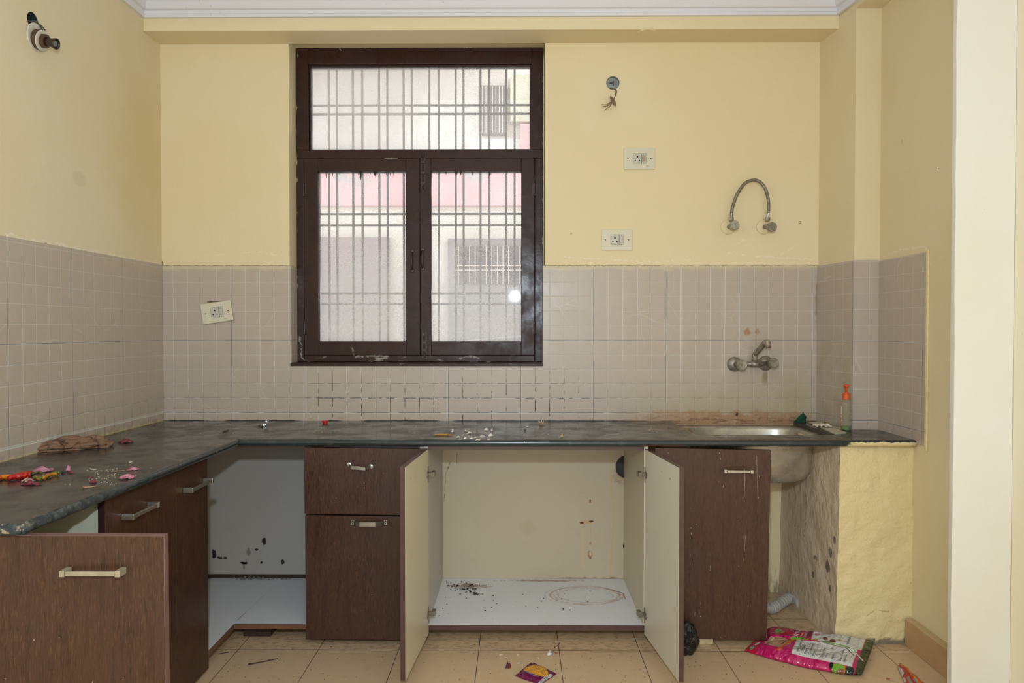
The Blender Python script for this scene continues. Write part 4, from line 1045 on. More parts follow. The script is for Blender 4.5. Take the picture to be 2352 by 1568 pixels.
b = B(); b.box(XL + 0.02, XL + 0.034, 2.515, 3.262, 0.0705, 0.7645); b.build('side_panel', MAT_WHITEC, cc)
b = B(); b.box(FXL - 0.018, -0.8205, FY, FY + 0.05, 0.757, 0.7645); b.build('top_rail', MAT_BAND, cc)
pb = on(2, 0.0, 540, 1466); b = B(); b.box(-1.085, -0.975, 2.79, 2.90, 0.0, 0.0495); b.build('plinth_block', simple('dark plinth', S(58, 40, 34), 0.6), cc, bevel=0.002)
# --- left run: cabinet with two doors
lc = thing('base_cabinet', 'closed brown base cabinet with two bar handles along the left wall', 'cabinet', (-1.35, 2.2, 0.0))
b = B()
b.box(XL + 0.02, FXL - 0.0185, 1.888, 1.904, 0.02, 0.7645); b.box(XL + 0.02, FXL - 0.0185, 2.496, 2.512, 0.02, 0.7645)
b.box(XL + 0.02, FXL - 0.0185, 1.9045, 2.4955, 0.055, 0.071)
b.build('carcass', simple('dusty cream side', S(188, 186, 166), 0.5, 0, 0.2, 8), lc)
b = B(); b.box(FXL - 0.018, FXL, 1.884, 2.277, 0.008, 0.7640); d1 = b.build('door', MAT_WOODL, lc, bevel=0.001)
b = B(); b.box(FXL - 0.018, FXL, 2.279, 2.511, 0.008, 0.7640); d2 = b.build('door', MAT_WOODL, lc, bevel=0.001)
b = B(); b.box(FXL - 0.0181, FXL - 0.0002, 1.8830, 1.8839, 0.008, 0.7640); b.build('edge_band', MAT_BANDD, d1)
bar_handle(d1, (FXL, 1.967, 0.690), (FXL, 2.105, 0.690), (1, 0, 0), MAT_CHROME, 0.032, 0.012)
bar_handle(d2, (FXL, 2.330, 0.683), (FXL, 2.480, 0.683), (1, 0, 0), MAT_CHROME, 0.032, 0.012)
# --- nearest unit, door open towards the room
nc = thing('end_cabinet', 'end cabinet of the left run with its brown door open across the foreground', 'cabinet', (-1.35, 1.7, 0.0))
b = B()
b.box(XL + 0.02, FXL - 0.0185, 1.556, 1.572, 0.02, 0.7645); b.box(XL + 0.02, XL + 0.034, 1.5725, 1.8855, 0.02, 0.7645)
b.box(XL + 0.0345, FXL - 0.0185, 1.5725, 1.8855, 0.055, 0.071)
b.build('carcass', simple('cream side', S(196, 190, 168), 0.5, 0, 0.2, 8), nc)
b = B(); b.box(-1.131, -0.7665, 1.5305, 1.5485, 0.012, 0.7638)
nd = b.build('door', MAT_WOODN, nc, bevel=0.0015)
b = B(); b.box(-0.7664, -0.7648, 1.5303, 1.5487, 0.012, 0.7638); b.box(-1.131, -0.7648, 1.5303, 1.5487, 0.76385, 0.7647)
b.build('edge_band', simple('plum edge band', S(112, 82, 76), 0.5, 0, 0.4, 12), nd)
bar_handle(nd, (-0.972, 1.5305, 0.690), (-0.853, 1.5305, 0.690), (0, -1, 0), MAT_BRASSY, 0.026, 0.010, lab='yellowed plastic bar handle')
b = B(); b.box(-1.150, -1.110, 1.549, 1.556, 0.62, 0.68); b.build('hinge', MAT_ZINC, nd)

# --- loose single door in front of the sink bay
b = B()
dk = thing('sink_door', 'single brown door hanging askew in front of the sink bay, streaked with white drips', 'door', (0.75, 2.74, 0.0))
piv = Matrix.Translation((0.75, 0, 0.39)) @ Matrix.Rotation(math.radians(-1.0), 4, 'Y').inverted() @ Matrix.Translation((-0.75, 0, -0.39))
b.xf = piv; b.box(0.5165, 0.958, FY - 0.0185, FY - 0.0005, 0.026, 0.755)
sd = b.build('door_panel', MAT_WOODR, dk, bevel=0.0012)
ha, hb_ = on(1, FY - 0.0185, 1662, 1079), on(1, FY - 0.0185, 1722, 1080)
bar_handle(dk, ha, hb_, (0, -1, 0), MAT_CHROME, 0.028, 0.009)
b = B(); b.box(0.5005, 0.516, FY + 0.02, FY + 0.08, 0.60, 0.63); b.build('hinge', MAT_ZINC, dk)

# ------------------------------------------------------------------ sockets
mp_ = M('yellowed socket plate', S(214, 206, 182), 0.35)
mp_.over(mp_.rng(mp_.noise(mp_.pos, 30, 4), 0.5, 0.68, 0, 0.5), S(222, 206, 160))
mp_.specks(mp_.pos, 90, 0.08, S(120, 90, 60), 0.7, 0.58)
MAT_PLATE = mp_.done()
MAT_MODULE = simple('grimy white socket plastic', S(206, 200, 184), 0.4, 0, 0.3, 120)
MAT_DARK = simple('dark recess', S(30, 26, 24), 0.8)
MAT_GRIME = simple('brown grimed plastic', S(176, 150, 118), 0.5, 0, 0.6, 160)
def socket(px_, py_, ang, w_, h_, label, gap, grime=False):
    c0 = on(1, YP if gap == 0 else YB - 0.004, px_, py_)
    yb = (YP if gap == 0 else YB - 0.004) - gap
    t = thing('wall_socket', label, 'wall socket', (c0.x, yb, c0.z), 'switched wall sockets')
    xf = Matrix.Translation((c0.x, yb, c0.z)) @ Matrix.Rotation(ang, 4, 'Y')
    cut = B(); cut.xf = xf
    cut.box(-0.029, 0.031, -0.02, 0.02, -0.0235, 0.0235)
    for s_ in (-1, 1): cut.lathe([(0.0028, -0.02), (0.0028, -0.0035)], (s_ * 0.0525, 0, 0), (0, 1, 0), 12)
    b = B(); b.xf = xf; b.box(-w_ / 2, w_ / 2, -0.008, -0.0005, -h_ / 2, h_ / 2)
    b.build('face_plate', MAT_PLATE, t, cut=cut, bevel=0.002)
    cut = B(); cut.xf = xf
    cut.lathe([(0.0042, -0.02), (0.0042, 0.005)], (-0.009, 0, 0.009), (0, 1, 0), 14)
    for s_ in (-1, 1): cut.lathe([(0.0034, -0.02), (0.0034, 0.005)], (-0.009 + s_ * 0.0095, 0, -0.009), (0, 1, 0), 14)
    for z_ in (-0.0205, 0.0205): cut.lathe([(0.0016, -0.02), (0.0016, 0.005)], (-0.010, 0, z_), (0, 1, 0), 10)
    b = B(); b.xf = xf
    b.box(-0.0285, 0.0095, -0.0068, -0.0006, -0.0230, 0.0230)
    b.build('socket_module', MAT_MODULE, t, cut=cut, bevel=0.0006)
    cut = B(); cut.xf = xf
    for z_ in (-0.0205, 0.0205): cut.lathe([(0.0016, -0.02), (0.0016, 0.005)], (0.0205, 0, z_), (0, 1, 0), 10)
    cut.box(0.0135, 0.0275, -0.01, -0.003, -0.0145, 0.0155)
    b = B(); b.xf = xf
    for x0, x1, z0, z1 in ((-0.0262, 0.0072, 0.0158, 0.0166), (-0.0262, 0.0072, -0.0166, -0.0158), (-0.0262, -0.0255, -0.0157, 0.0157), (0.0065, 0.0072, -0.0157, 0.0157)): b.box(x0, x1, -0.0072, -0.0069, z0, z1)
    b.build('module_groove', MAT_GRIME, t)
    b = B(); b.xf = xf; b.box(0.0112, 0.0303, -0.0060, -0.0006, -0.0230, 0.0230)
    sw = b.build('switch_module', MAT_MODULE, t, cut=cut, bevel=0.0006)
    b = B(); b.xf = xf @ Matrix.Translation((0.0205, -0.006, 0)) @ Matrix.Rotation(math.radians(7), 4, 'X')
    b.box(-0.0062, 0.0062, -0.0022, 0.0030, -0.0135, 0.0135)
    b.build('rocker', MAT_GRIME if grime else MAT_MODULE, sw, bevel=0.001)
    for s_ in (-1, 1):
        b = B(); b.xf = xf; b.lathe([(0.0022, -0.0045), (0.0024, -0.0036)], (s_ * 0.0525, 0, 0), (0, 1, 0), 10); b.build('screw', MAT_DARK, t)
    b = B(); b.xf = xf; b.box(-0.0300, 0.0320, -0.0004, -0.0001, -0.0245, 0.0245); b.build('dark_backing', MAT_DARK, t)  # thin dark sheet standing in for the shade inside the pin holes
    if gap or grime:
        b = B(); b.xf = xf
        q = [(0.030, -0.0345), (0.033, -0.0315), (0.0345, -0.0345), (0.038, -0.033), (0.042, -0.034), (0.046, -0.0335)]
        for (x0, z0), (x1, z1) in zip(q, q[1:]): b.tube([(x0, -0.0082, z0), (x1, -0.0082, z1)], 0.0006, 5)
        b.build('maker_mark', MAT_DARK, t)
    return t
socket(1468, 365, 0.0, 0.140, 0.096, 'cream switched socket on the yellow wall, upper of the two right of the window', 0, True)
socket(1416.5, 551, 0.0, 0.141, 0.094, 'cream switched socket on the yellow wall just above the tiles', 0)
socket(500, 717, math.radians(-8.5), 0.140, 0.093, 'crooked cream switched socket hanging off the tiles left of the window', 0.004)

# ------------------------------------------------------------------ ceramic lamp holder on the left wall
MAT_BROWNB = simple('brown bakelite', S(86, 62, 44), 0.35, 0, 0.5, 30)
MAT_DBROWN = simple('dark brown bakelite', S(60, 42, 32), 0.3, 0, 0.5, 30)
MAT_OFFW = simple('off-white plastic', S(206, 198, 184), 0.45, 0, 0.15, 30)
lp = on(0, XL, 81, 86); ax = Vector((0.95, 0, -0.24)).normalized()
t = thing('lamp_holder', 'brown bulb holder on a round white plate hanging loose from the left wall', 'lamp holder', lp)
b = B(); b.lathe([(0.046, 0.001), (0.047, 0.003), (0.045, 0.006)], lp, (1, 0, -0.06), 36); b.build('wall_plate', MAT_OFFW, t)
o1 = lp + Vector((0.0075, 0, -0.006))
b = B(); b.lathe([(0.034, 0.0), (0.034, 0.016)], o1, ax, 32); b.build('mounting_block', MAT_BROWNB, t)
b = B(); b.lathe([(0.034, 0.0162), (0.034, 0.019), (0.032, 0.020)], o1, ax, 32); b.build('front_ring', MAT_OFFW, t)
b = B(); b.lathe([(0.024, 0.0202), (0.022, 0.034)], o1, ax, 8); b.build('collar', MAT_BROWNB, t)
b = B(); b.lathe([(0.0165, 0.0342), (0.0145, 0.044), (0.0150, 0.052), (0.0185, 0.064), (0.0190, 0.067), (0.0160, 0.0672), (0.0150, 0.060), (0.0146, 0.056)], o1, ax, 28)
hd = b.build('holder_cup', MAT_DBROWN, t, smooth=True)
b = B(); b.lathe([(0.0105, 0.0575), (0.0105, 0.063), (0.008, 0.0635)], o1, ax, 18); b.build('contact_disc', simple('greenish contact', S(120, 134, 128), 0.4, 0.3, 0.5, 200), hd)
for dy in (0.018, -0.020):
    b = B(); q = o1 + ax * 0.020 + Vector((0, dy, -0.016 if dy > 0 else 0.012)); b.lathe([(0.0028, -0.001), (0.0028, 0.0012)], q, ax, 10); b.build('screw', MAT_ZINC, t)
b = B()
h0 = LH
b.tubec([h0 + Vector((-0.02, 0.0, 0.0)), h0 + Vector((0.004, 0.008, 0.004)), h0 + Vector((0.012, 0.016, -0.008)), lp + Vector((0.012, 0.030, 0.030))], 0.0022, 8)
b.build('wire', simple('green wire sleeve', S(60, 92, 76), 0.5), t, smooth=True)
b = B(); b.tubec([h0 + Vector((-0.02, -0.01, 0.0)), h0 + Vector((0.006, 0.012, -0.002)), h0 + Vector((0.010, 0.030, -0.004)), h0 + Vector((0.010, 0.046, -0.010))], 0.0020, 8)
b.build('wire', simple('red wire sleeve', S(120, 66, 50), 0.5), t, smooth=True)
b = B(); b.tubec([h0 + Vector((0.0, 0.02, -0.012)), h0 + Vector((0.012, 0.034, -0.022)), h0 + Vector((0.012, 0.046, -0.036))], 0.0015, 8)
b.build('wire', MAT_DARK, t, smooth=True)
b = B(); b.lathe([(0.0298, -0.002), (0.0298, -0.0295), (0.0005, -0.0295), (0.0005, -0.028), (0.0285, -0.028), (0.0285, -0.002)], LH, (1, 0, 0), 20, hollow=True)  # dark cup added in the hole, its colour standing in for shade
t = tag(recentre(b.build('hole_lining', simple('dark hole lining', S(48, 50, 52), 0.6), None)), 'dark recessed wiring hole above the bulb holder on the left wall', 'junction box')

# ------------------------------------------------------------------ junction hole with hanging cover, right of the window
t = thing('junction_box', 'open round wiring hole with a blue-grey metal box in the yellow wall', 'junction box', JH)
b = B()
b.lathe([(0.0306, 0.0035), (0.0306, 0.024), (0.001, 0.024), (0.001, 0.023), (0.0296, 0.023), (0.0296, 0.0035)], JH, (0, 1, 0), 26, hollow=True)
b.build('metal_cup', simple('blue grey metal', S(158, 158, 156), 0.5, 0.2, 0.5, 40), t)
b = B(); b.box(JH.x - 0.014, JH.x + 0.004, JH.y + 0.012, JH.y + 0.022, JH.z + 0.004, JH.z + 0.009); b.box(JH.x + 0.002, JH.x + 0.006, JH.y + 0.012, JH.y + 0.022, JH.z - 0.006, JH.z + 0.012)
b.build('bracket', simple('dull bracket', S(96, 92, 92), 0.5, 0.3), t)
dc_ = on(1, YP - 0.035, 1408, 232)
t = thing('cover_disc', 'small brown round cover dangling on bare wires under the wiring hole', 'cover', dc_)
dn = Vector((0.80, -0.55, 0.42)).normalized()
b = B(); b.lathe([(0.0235, -0.0015), (0.0245, 0.0), (0.0235, 0.0015)], dc_, dn, 30); b.build('disc', simple('brown cover', S(124, 106, 84), 0.5, 0, 0.4, 60), t)
MAT_WIRE = simple('brown wire', S(110, 88, 52), 0.45, 0, 0.3, 100)
for dx, k in ((0, 0), (0.006, 0.004)):
    b = B(); b.tubec([JH + Vector((-0.012 + dx, 0.021, -0.018)), JH + Vector((-0.010 + dx, -0.006, -0.026)), JH + Vector((0.006 + dx, -0.022, -0.036 - k)), JH + Vector((0.008 + dx * .6, -0.032, -0.058)), dc_ + Vector((0.002, 0, 0.006))], 0.0016, 8)
    b.build('wire', MAT_WIRE, t, smooth=True)
for (x1, y1, x2, y2) in ((1393, 240, 1383, 240), (1395, 243, 1386, 244), (1399, 246, 1389, 253)):
    a_ = dc_ + Vector((-0.002, -0.002, -0.004)); m_ = on(1, YP - 0.045, x1, y1); e_ = on(1, YP - 0.050, x2, y2)
    b = B(); b.tubec([a_, (a_ + m_) / 2 + Vector((0, 0, 0.003)), m_, e_], 0.0014, 8); b.tube([e_, e_ + (e_ - m_).normalized() * 0.005], 0.0008, 6)
    b.build('wire_end', MAT_WIRE, t, smooth=True)

# ------------------------------------------------------------------ angle valves and loop hose
def metal(name, col, rough, spots, sc_=60):
    m = M(name, col, rough, 0.55)
    m.over(m.rng(m.noise(m.pos, sc_, 5), 0.42, 0.66, 0, 0.6), tuple(c * 0.45 for c in col))
    m.specks(m.pos, 140, 0.14, spots, 0.8, 0.52)
    m.rough(m.rng(m.noise(m.pos, 50, 3), 0.3, 0.7, rough, rough + 0.25))
    return m.done()
MAT_TAP = metal('corroded chrome', S(176, 172, 158), 0.25, S(206, 186, 112))
MAT_TAPD = metal('dull grey chrome', S(158, 150, 136), 0.32, S(170, 150, 96))
MAT_BRAID = metal('braided steel', S(140, 130, 116), 0.4, S(90, 80, 66), 120)
MAT_FLANGE = MAT_BACK
def valve(fx, fy, kx, ky, label, mk):
    fc = on(1, YP - 0.001, fx, fy); kc = on(1, YB - 0.075, kx, ky)
    t = thing('angle_valve', label, 'valve', fc, 'angle valves joined by the loop hose')
    b = B(); b.lathe([(0.034, 0.0), (0.033, 0.002), (0.022, 0.004), (0.012, 0.005)], fc, (0, -1, 0), 30); b.build('escutcheon', MAT_FLANGE, t, smooth=True)
    b = B(); b.lathe([(0.011, 0.002), (0.011, 0.040), (0.013, 0.041), (0.013, 0.052)], fc + Vector((0.004, 0, 0)), (kc - fc).normalized(), 20)
    p = on(1, YB - 0.055, kx - 3, ky - 8)
    b.build('valve_body', MAT_TAPD, t, smooth=True)
    b = B(); b.lathe([(0.012, 0.0), (0.019, 0.006), (0.0215, 0.012), (0.0215, 0.022), (0.019, 0.025), (0.004, 0.0255)], kc + Vector((0, 0.018, 0)), (kc - fc).normalized(), 48, lobes=8, lamp=0.05)
    b.build('knob', mk, t, smooth=False)
    return fc, kc
f1, k1 = valve(1672, 521, 1686, 517, 'chrome angle valve at the left end of the loop hose on the yellow wall', MAT_TAP)
f2, k2 = valve(1754, 521, 1772, 520, 'tarnished angle valve at the right end of the loop hose on the yellow wall', MAT_TAPD)
YH = YB - 0.045
hose_px = [(1680, 489), (1683, 474), (1690, 453), (1699, 436), (1711, 421), (1724, 414.5), (1737, 414), (1749, 421), (1759, 436), (1764, 455), (1765.5, 474), (1764, 489)]
t = thing('loop_hose', 'braided metal hose bent in an arch between the two angle valves', 'hose', on(1, YH, 1680, 500))
hp = catmull([on(1, YH, *q) for q in hose_px], 8)
b = B(); b.tube(hp, 0.0072, 14); b.build('braided_tube', MAT_BRAID, t, smooth=True)
for x_ in (1679.5, 1763):
    a_ = on(1, YH, x_ + (0.3 if x_ < 1700 else 1.2), 492); c_ = on(1, YH, x_, 500)
    b = B(); b.tube([a_ + Vector((0, 0, 0.004)), c_], [0.0078, 0.006], 14); b.build('ferrule', MAT_TAP, t)
    b = B(); b.lathe([(0.0115, 0), (0.0115, 0.012), (0.009, 0.018)], c_ + Vector((0, 0, 0.002)), (0, 0, -1), 6); b.build('nut', MAT_TAPD, t)

# ------------------------------------------------------------------ wall mixer tap over the sink
t = thing('mixer_tap', 'corroded chrome wall mixer tap with two knobs and an upturned spout above the sink', 'tap', on(1, YB, 1722, 838))
fl_ = [on(1, YB - 0.006, 1687, 836), on(1, YB - 0.006, 1758, 834)]
kn_ = [on(1, YB - 0.085, 1703, 838), on(1, YB - 0.085, 1776, 834)]
for f_, k_, mk in zip(fl_, kn_, (MAT_TAP, MAT_TAPD)):
    b = B(); b.lathe([(0.034, 0.0), (0.0335, 0.004), (0.024, 0.012), (0.013, 0.018)], f_, (0, -1, 0), 36); b.build('flange', MAT_TAPD, t, smooth=True)
    d_ = (k_ - f_).normalized()
    b = B(); b.lathe([(0.012, 0.0), (0.012, 0.045), (0.0145, 0.047), (0.0145, 0.060), (0.010, 0.064)], f_ + Vector((0, -0.004, 0)), d_, 22); b.build('valve_body', MAT_TAPD, t, smooth=True)
    b = B(); b.lathe([(0.013, 0.0), (0.021, 0.004), (0.023, 0.010), (0.0225, 0.022), (0.020, 0.025), (0.018, 0.0245), (0.002, 0.0235)], k_ + Vector((0, 0.016, 0)), d_, 50, lobes=10, lamp=0.03)
    b.build('knob', mk, t)
YM = YB - 0.045
bl, br = on(1, YM, 1692, 837), on(1, YM, 1766, 834); ctr = on(1, YM, 1734, 836)
b = B(); b.tube([bl, br], 0.0105, 18); b.lathe([(0.0135, -0.02), (0.0135, 0.02)], ctr, (1, 0, 0), 18)
b.lathe([(0.013, 0.0), (0.0125, 0.014), (0.0145, 0.015), (0.0145, 0.020), (0.0115, 0.022), (0.0115, 0.045)], ctr + Vector((0, 0, 0.004)), (0, 0, 1), 20)
b.build('body', MAT_TAPD, t, smooth=True)
s0 = on(1, YM, 1734, 815); s1 = on(1, YM - 0.055, 1758, 786); s2 = on(1, YM - 0.062, 1766, 788)
b = B(); b.tube([s0 + Vector((0, 0, -0.010)), s0 + Vector((0, 0, 0.003)), s1, s2 + Vector((0, 0, 0.004))], [0.0125, 0.0125, 0.0135, 0.013], 8)
sp_ = b.build('spout', MAT_TAPD, t)
mo = on(1, YM - 0.064, 1763, 786)
b = B(); b.lathe([(0.012, 0.006), (0.0125, -0.004), (0.0125, -0.016), (0.0118, -0.0165), (0.0118, -0.024), (0.0095, -0.024), (0.0095, -0.004)], mo, (-0.05, 0.35, 1), 24)
b.build('nozzle', metal('pinkish worn nozzle', S(176, 156, 140), 0.35, S(120, 100, 80)), sp_, smooth=False)

# ------------------------------------------------------------------ things on the worktop
Z = ZC + 0.0006
def petal(name, mat, px_, py_, L, W, H, rot, label, cat, group=None, cup=False, z=None, seed=0, pw=0.7, tilt=0.0, zplane=None):
    zp = Z if zplane is None else zplane
    c0 = on(2, zp, px_, py_)
    b = B(); b.xf = Matrix.Translation(c0) @ Matrix.Rotation(rot, 4, 'Z') @ Matrix.Rotation(tilt, 4, 'X')
    def f(u, v):
        hw = W / 2 * (max(math.sin(PI * (0.04 + 0.92 * u)), 0) ** pw) * (1 + 0.5 * noise.noise(Vector((u * 7, seed * 3.1, 5))))
        y = (2 * v - 1)
        k = noise.noise(Vector((u * 4 + seed, v * 4, seed * 1.7))) * 1.5
        zz = H * math.sin(PI * u) * (1 - y * y) if not cup else H * ((y * y) * math.sin(PI * u) + (2 * u - 1) ** 2 * 0.6)
        return ((u - 0.5) * L + 0.06 * L * k, y * hw + W * 0.12 * k, max(zz + H * 0.35 * k, 0.0) + 0.0004)
    b.grid(f, 12, 10)
    o = b.build(name, mat, None, smooth=True, solid=0.0007, offset=1.0)
    recentre(o)
    low = min((o.matrix_world @ v.co).z if False else v.co.z for v in o.data.vertices)
    o.location.z = zp + 0.0004
    tag(o, label, cat, group)
    return o
def skin_mat(name, a, bcol, rough=0.3):
    m = M(name, a, rough)
    m.over(m.rng(m.noise(m.scale(m.obj, (60, 400, 60)), 1.0, 4), 0.4, 0.6, 0, 1), bcol)
    m.over(m.rng(m.noise(m.obj, 60, 3), 0.5, 0.7, 0, 0.5), tuple(c * 0.6 for c in a))
    return m.done()
MAT_ONRED = skin_mat('deep red onion skin', S(96, 18, 38), S(124, 40, 60))
MAT_ONPINK = skin_mat('pink onion skin', S(150, 66, 92), S(196, 140, 156))
MAT_ONPALE = skin_mat('pale onion skin', S(190, 176, 160), S(150, 90, 96))
MAT_GARLIC = skin_mat('garlic skin', S(226, 220, 206), S(204, 192, 172))
petal('onion_skin', MAT_ONRED, 288, 1016, 0.052, 0.024, 0.014, 0.10, 'dark red onion skin lying right of the brown rag', 'onion skin', 'onion skins on the left worktop', seed=1)
petal('onion_skin', MAT_ONPINK, 96, 1082, 0.055, 0.030, 0.012, 0.05, 'pinkish brown onion skin behind the curled yellow chilli', 'onion skin', 'onion skins on the left worktop', seed=2)
petal('onion_skin', MAT_ONPALE, 64, 1105, 0.038, 0.022, 0.008, -0.15, 'pale translucent onion skin beside the red chilli, behind a red crescent one', 'onion skin', 'onion skins on the left worktop', seed=3)
petal('onion_skin', MAT_ONRED, 71, 1113, 0.052, 0.014, 0.010, 0.12, 'thin red crescent of onion skin nearest the worktop edge on the far left', 'onion skin', 'onion skins on the left worktop', seed=4)
petal('onion_skin', MAT_ONPINK, 290, 1099, 0.040, 0.028, 0.013, 0.45, 'striped pink onion skin at the edge of the left worktop', 'onion skin', 'onion skins on the left worktop', seed=5)
petal('onion_skin', MAT_ONPINK, 306, 1079, 0.034, 0.013, 0.008, 0.35, 'small folded pink onion scrap between rag and worktop edge, with a dry stalk beside it', 'onion skin', 'onion skins on the left worktop', seed=6)
petal('onion_skin', MAT_ONRED, 213, 1108, 0.022, 0.012, 0.006, -0.1, 'tiny red onion scrap just behind the dried flower stalk', 'onion skin', 'onion skins on the left worktop', seed=7)
petal('onion_skin', MAT_ONRED, 207, 1097, 0.012, 0.007, 0.005, 0.5, 'smallest red onion crumb in the middle of the left worktop', 'onion skin', 'onion skins on the left worktop', seed=8)
petal('onion_skin', MAT_ONPINK, 157, 1081, 0.016, 0.010, 0.014, 1.2, 'small upright purple onion stub right of the yellow chilli', 'onion skin', 'onion skins on the left worktop', seed=9)
petal('onion_skin', MAT_ONRED, 163, 1086, 0.020, 0.007, 0.004, 0.1, 'flat dark purple onion shred in front of the upright purple stub', 'onion skin', 'onion skins on the left worktop', seed=10)
petal('garlic_skin', MAT_GARLIC, 300, 1062, 0.011, 0.006, 0.002, 0.1, 'tiny white oval flake on the left worktop below the dark red onion skin', 'garlic skin', seed=11)
b = B(); b.tube([on(2, Z + 0.002, 206, 1074), on(2, Z + 0.0015, 209, 1077), on(2, Z + 0.0015, 216, 1078), on(2, Z + 0.002, 223, 1077)], [0.0006, 0.0022, 0.0018, 0.0005], 6)
tag(recentre(b.build('white_peel', MAT_GARLIC, None, smooth=True)), 'thin white curved peel in the middle of the left worktop', 'peel')
MAT_STALK = simple('dry stalk', S(178, 142, 110), 0.6, 0, 0.4, 200)
b = B(); b.tube([on(2, Z + 0.002, 194, 1119), on(2, Z + 0.002, 205, 1118), on(2, Z + 0.002, 214, 1117), on(2, Z + 0.002, 223, 1115)], [0.0022, 0.0014, 0.0012, 0.0015], 8)
st_ = thing('dried_stalk', 'dried straw-coloured stalk with a reddish head near the edge of the left worktop', 'stalk', on(2, Z, 194, 1119))
b.build('stem', MAT_STALK, st_, smooth=True)
b = B(); b.blobm(on(2, Z + 0.003, 192, 1118), (0.0042, 0.003, 0.0026), 0.2, 2, 3); b.build('head', simple('reddish bud', S(150, 84, 66), 0.6), st_, smooth=True)
b = B(); b.tube([on(2, Z + 0.0012, 260, 1082), on(2, Z + 0.0014, 272, 1081), on(2, Z + 0.0012, 287, 1080)], 0.0008, 6)
tag(recentre(b.build('dry_fibre', MAT_STALK, None)), 'thin reddish fibre left of the small folded onion scrap', 'fibre')
# chillies
def chilli_mat(name, cols):
    m = M(name, cols[0], 0.28)
    m.over(m.rng(m.noise(m.obj, 45, 4), 0.4, 0.62, 0, 1), cols[1]); m.over(m.rng(m.noise(m.v('ADD', m.obj, (5, 2, 1)), 60, 3), 0.55, 0.62, 0, 1), cols[2])
    m.bump(m.noise(m.scale(m.obj, (40, 140, 140)), 1.0, 3), 0.8, 0.004)
    return m.done()
MAT_CHR = chilli_mat('dried red chilli', (S(176, 26, 18), S(150, 14, 14), S(206, 60, 30)))
MAT_CHO = chilli_mat('orange chilli tip', (S(206, 104, 26), S(180, 60, 20), S(220, 140, 40)))
MAT_CHY = chilli_mat('yellow green chilli', (S(198, 142, 30), S(186, 110, 24), S(90, 96, 30)))
MAT_CHG = chilli_mat('dark green stem', (S(70, 84, 34), S(48, 58, 26), S(110, 110, 40)))
ch = thing('red_chilli', 'shrivelled red and orange dried chilli at the far left of the worktop', 'chilli', on(2, Z, 40, 1092))
b = B(); rp = catmull([on(2, Z + 0.009, *q) for q in ((20, 1097), (35, 1094), (50, 1092), (62, 1089.5), (74, 1088.5))], 6)
b.tube(rp, [0.006 + 0.0042 * min(1, i / 9) + 0.0022 * noise.noise(Vector((i * 0.9, 1, 1))) for i in range(len(rp))], 12); b.build('body', MAT_CHR, ch, smooth=True)
b = B(); rp = catmull([on(2, Z + 0.007, *q) for q in ((-12, 1100), (-2, 1098), (8, 1094.5), (22, 1095.5))], 5)
b.tube(rp, [0.002 + 0.0052 * min(1, i / 8) + 0.0014 * noise.noise(Vector((i * 0.8, 4, 1))) for i in range(len(rp))], 12); b.build('tip', MAT_CHO, ch, smooth=True)
b = B(); b.tube([on(2, Z + 0.010, 74, 1088.5), on(2, Z + 0.012, 77, 1087), on(2, Z + 0.013, 80, 1086)], [0.006, 0.0035, 0.002], 10); b.build('stem', MAT_CHG, ch, smooth=True)
ch = thing('yellow_chilli', 'curled yellow and green dried chilli beside the red one', 'chilli', on(2, Z, 105, 1094))
b = B(); rp = catmull([on(2, Z + 0.006, *q) for q in ((80, 1096), (90, 1098), (101, 1096), (112, 1091), (122, 1088), (133, 1086))], 6)
b.tube(rp, [0.0048 + 0.0030 * noise.noise(Vector((i * 0.5, 7, 1))) for i in range(len(rp))], 12); b.build('body', MAT_CHY, ch, smooth=True)
b = B(); rp = catmull([on(2, Z + 0.008, *q) for q in ((79, 1087), (89, 1085), (97, 1087), (101, 1092), (95, 1095))], 5)
b.tube(rp, 0.0042, 10); b.build('curl', MAT_CHG, ch, smooth=True)
b = B(); b.tube([on(2, Z + 0.007, 133, 1086), on(2, Z + 0.009, 136, 1084), on(2, Z + 0.012, 131, 1079)], [0.005, 0.003, 0.0015], 8); b.build('stem', MAT_CHG, ch, smooth=True)
b = B(); b.tube([on(2, Z + 0.002, 141, 1082), on(2, Z + 0.003, 145, 1085), on(2, Z + 0.002, 151, 1083)], [0.001, 0.0035, 0.001], 8)
tag(recentre(b.build('leaf_scrap', simple('blackish green leaf', S(24, 40, 34), 0.5), None, smooth=True)), 'blackish green leaf scrap between the yellow chilli and the purple stub', 'leaf')
# rag
mr = M('brown checked cloth', S(136, 106, 84), 0.9, spec=0.1)
uvs = mr.sep(mr.obj)
st1 = mr.m('PINGPONG', mr.m('ADD', mr.m('ADD', uvs[1], mr.m('MULTIPLY', uvs[0], 0.3)), mr.m('MULTIPLY', mr.noise(mr.obj, 16, 2), 0.08)), 0.042)
mr.over(mr.rng(st1, 0.0035, 0.0048, 0.75, 0), S(78, 58, 56))
st2 = mr.m('PINGPONG', mr.m('ADD', uvs[0], mr.m('MULTIPLY', mr.noise(mr.obj, 20, 2), 0.09)), 0.05)
mr.over(mr.rng(st2, 0.002, 0.0035, 0.5, 0), S(92, 66, 60))
mr.bump(mr.noise(mr.obj, 45, 4, 0.6, 0.8), 0.8, 0.012)
mr.over(mr.rng(mr.noise(mr.obj, 30, 4), 0.5, 0.7, 0, 0.5), S(108, 84, 68))
mr.bump(mr.noise(mr.obj, 600, 2), 0.3, 0.001)
MAT_RAG = mr.done()
A0 = on(2, Z, 68, 1037); A1 = on(2, Z, 252, 1024); rc = (A0 + A1) / 2; rd = (A1 - A0); rl = rd.length; rd.normalize(); rn = Vector((-rd.y, rd.x, 0))
b = B()
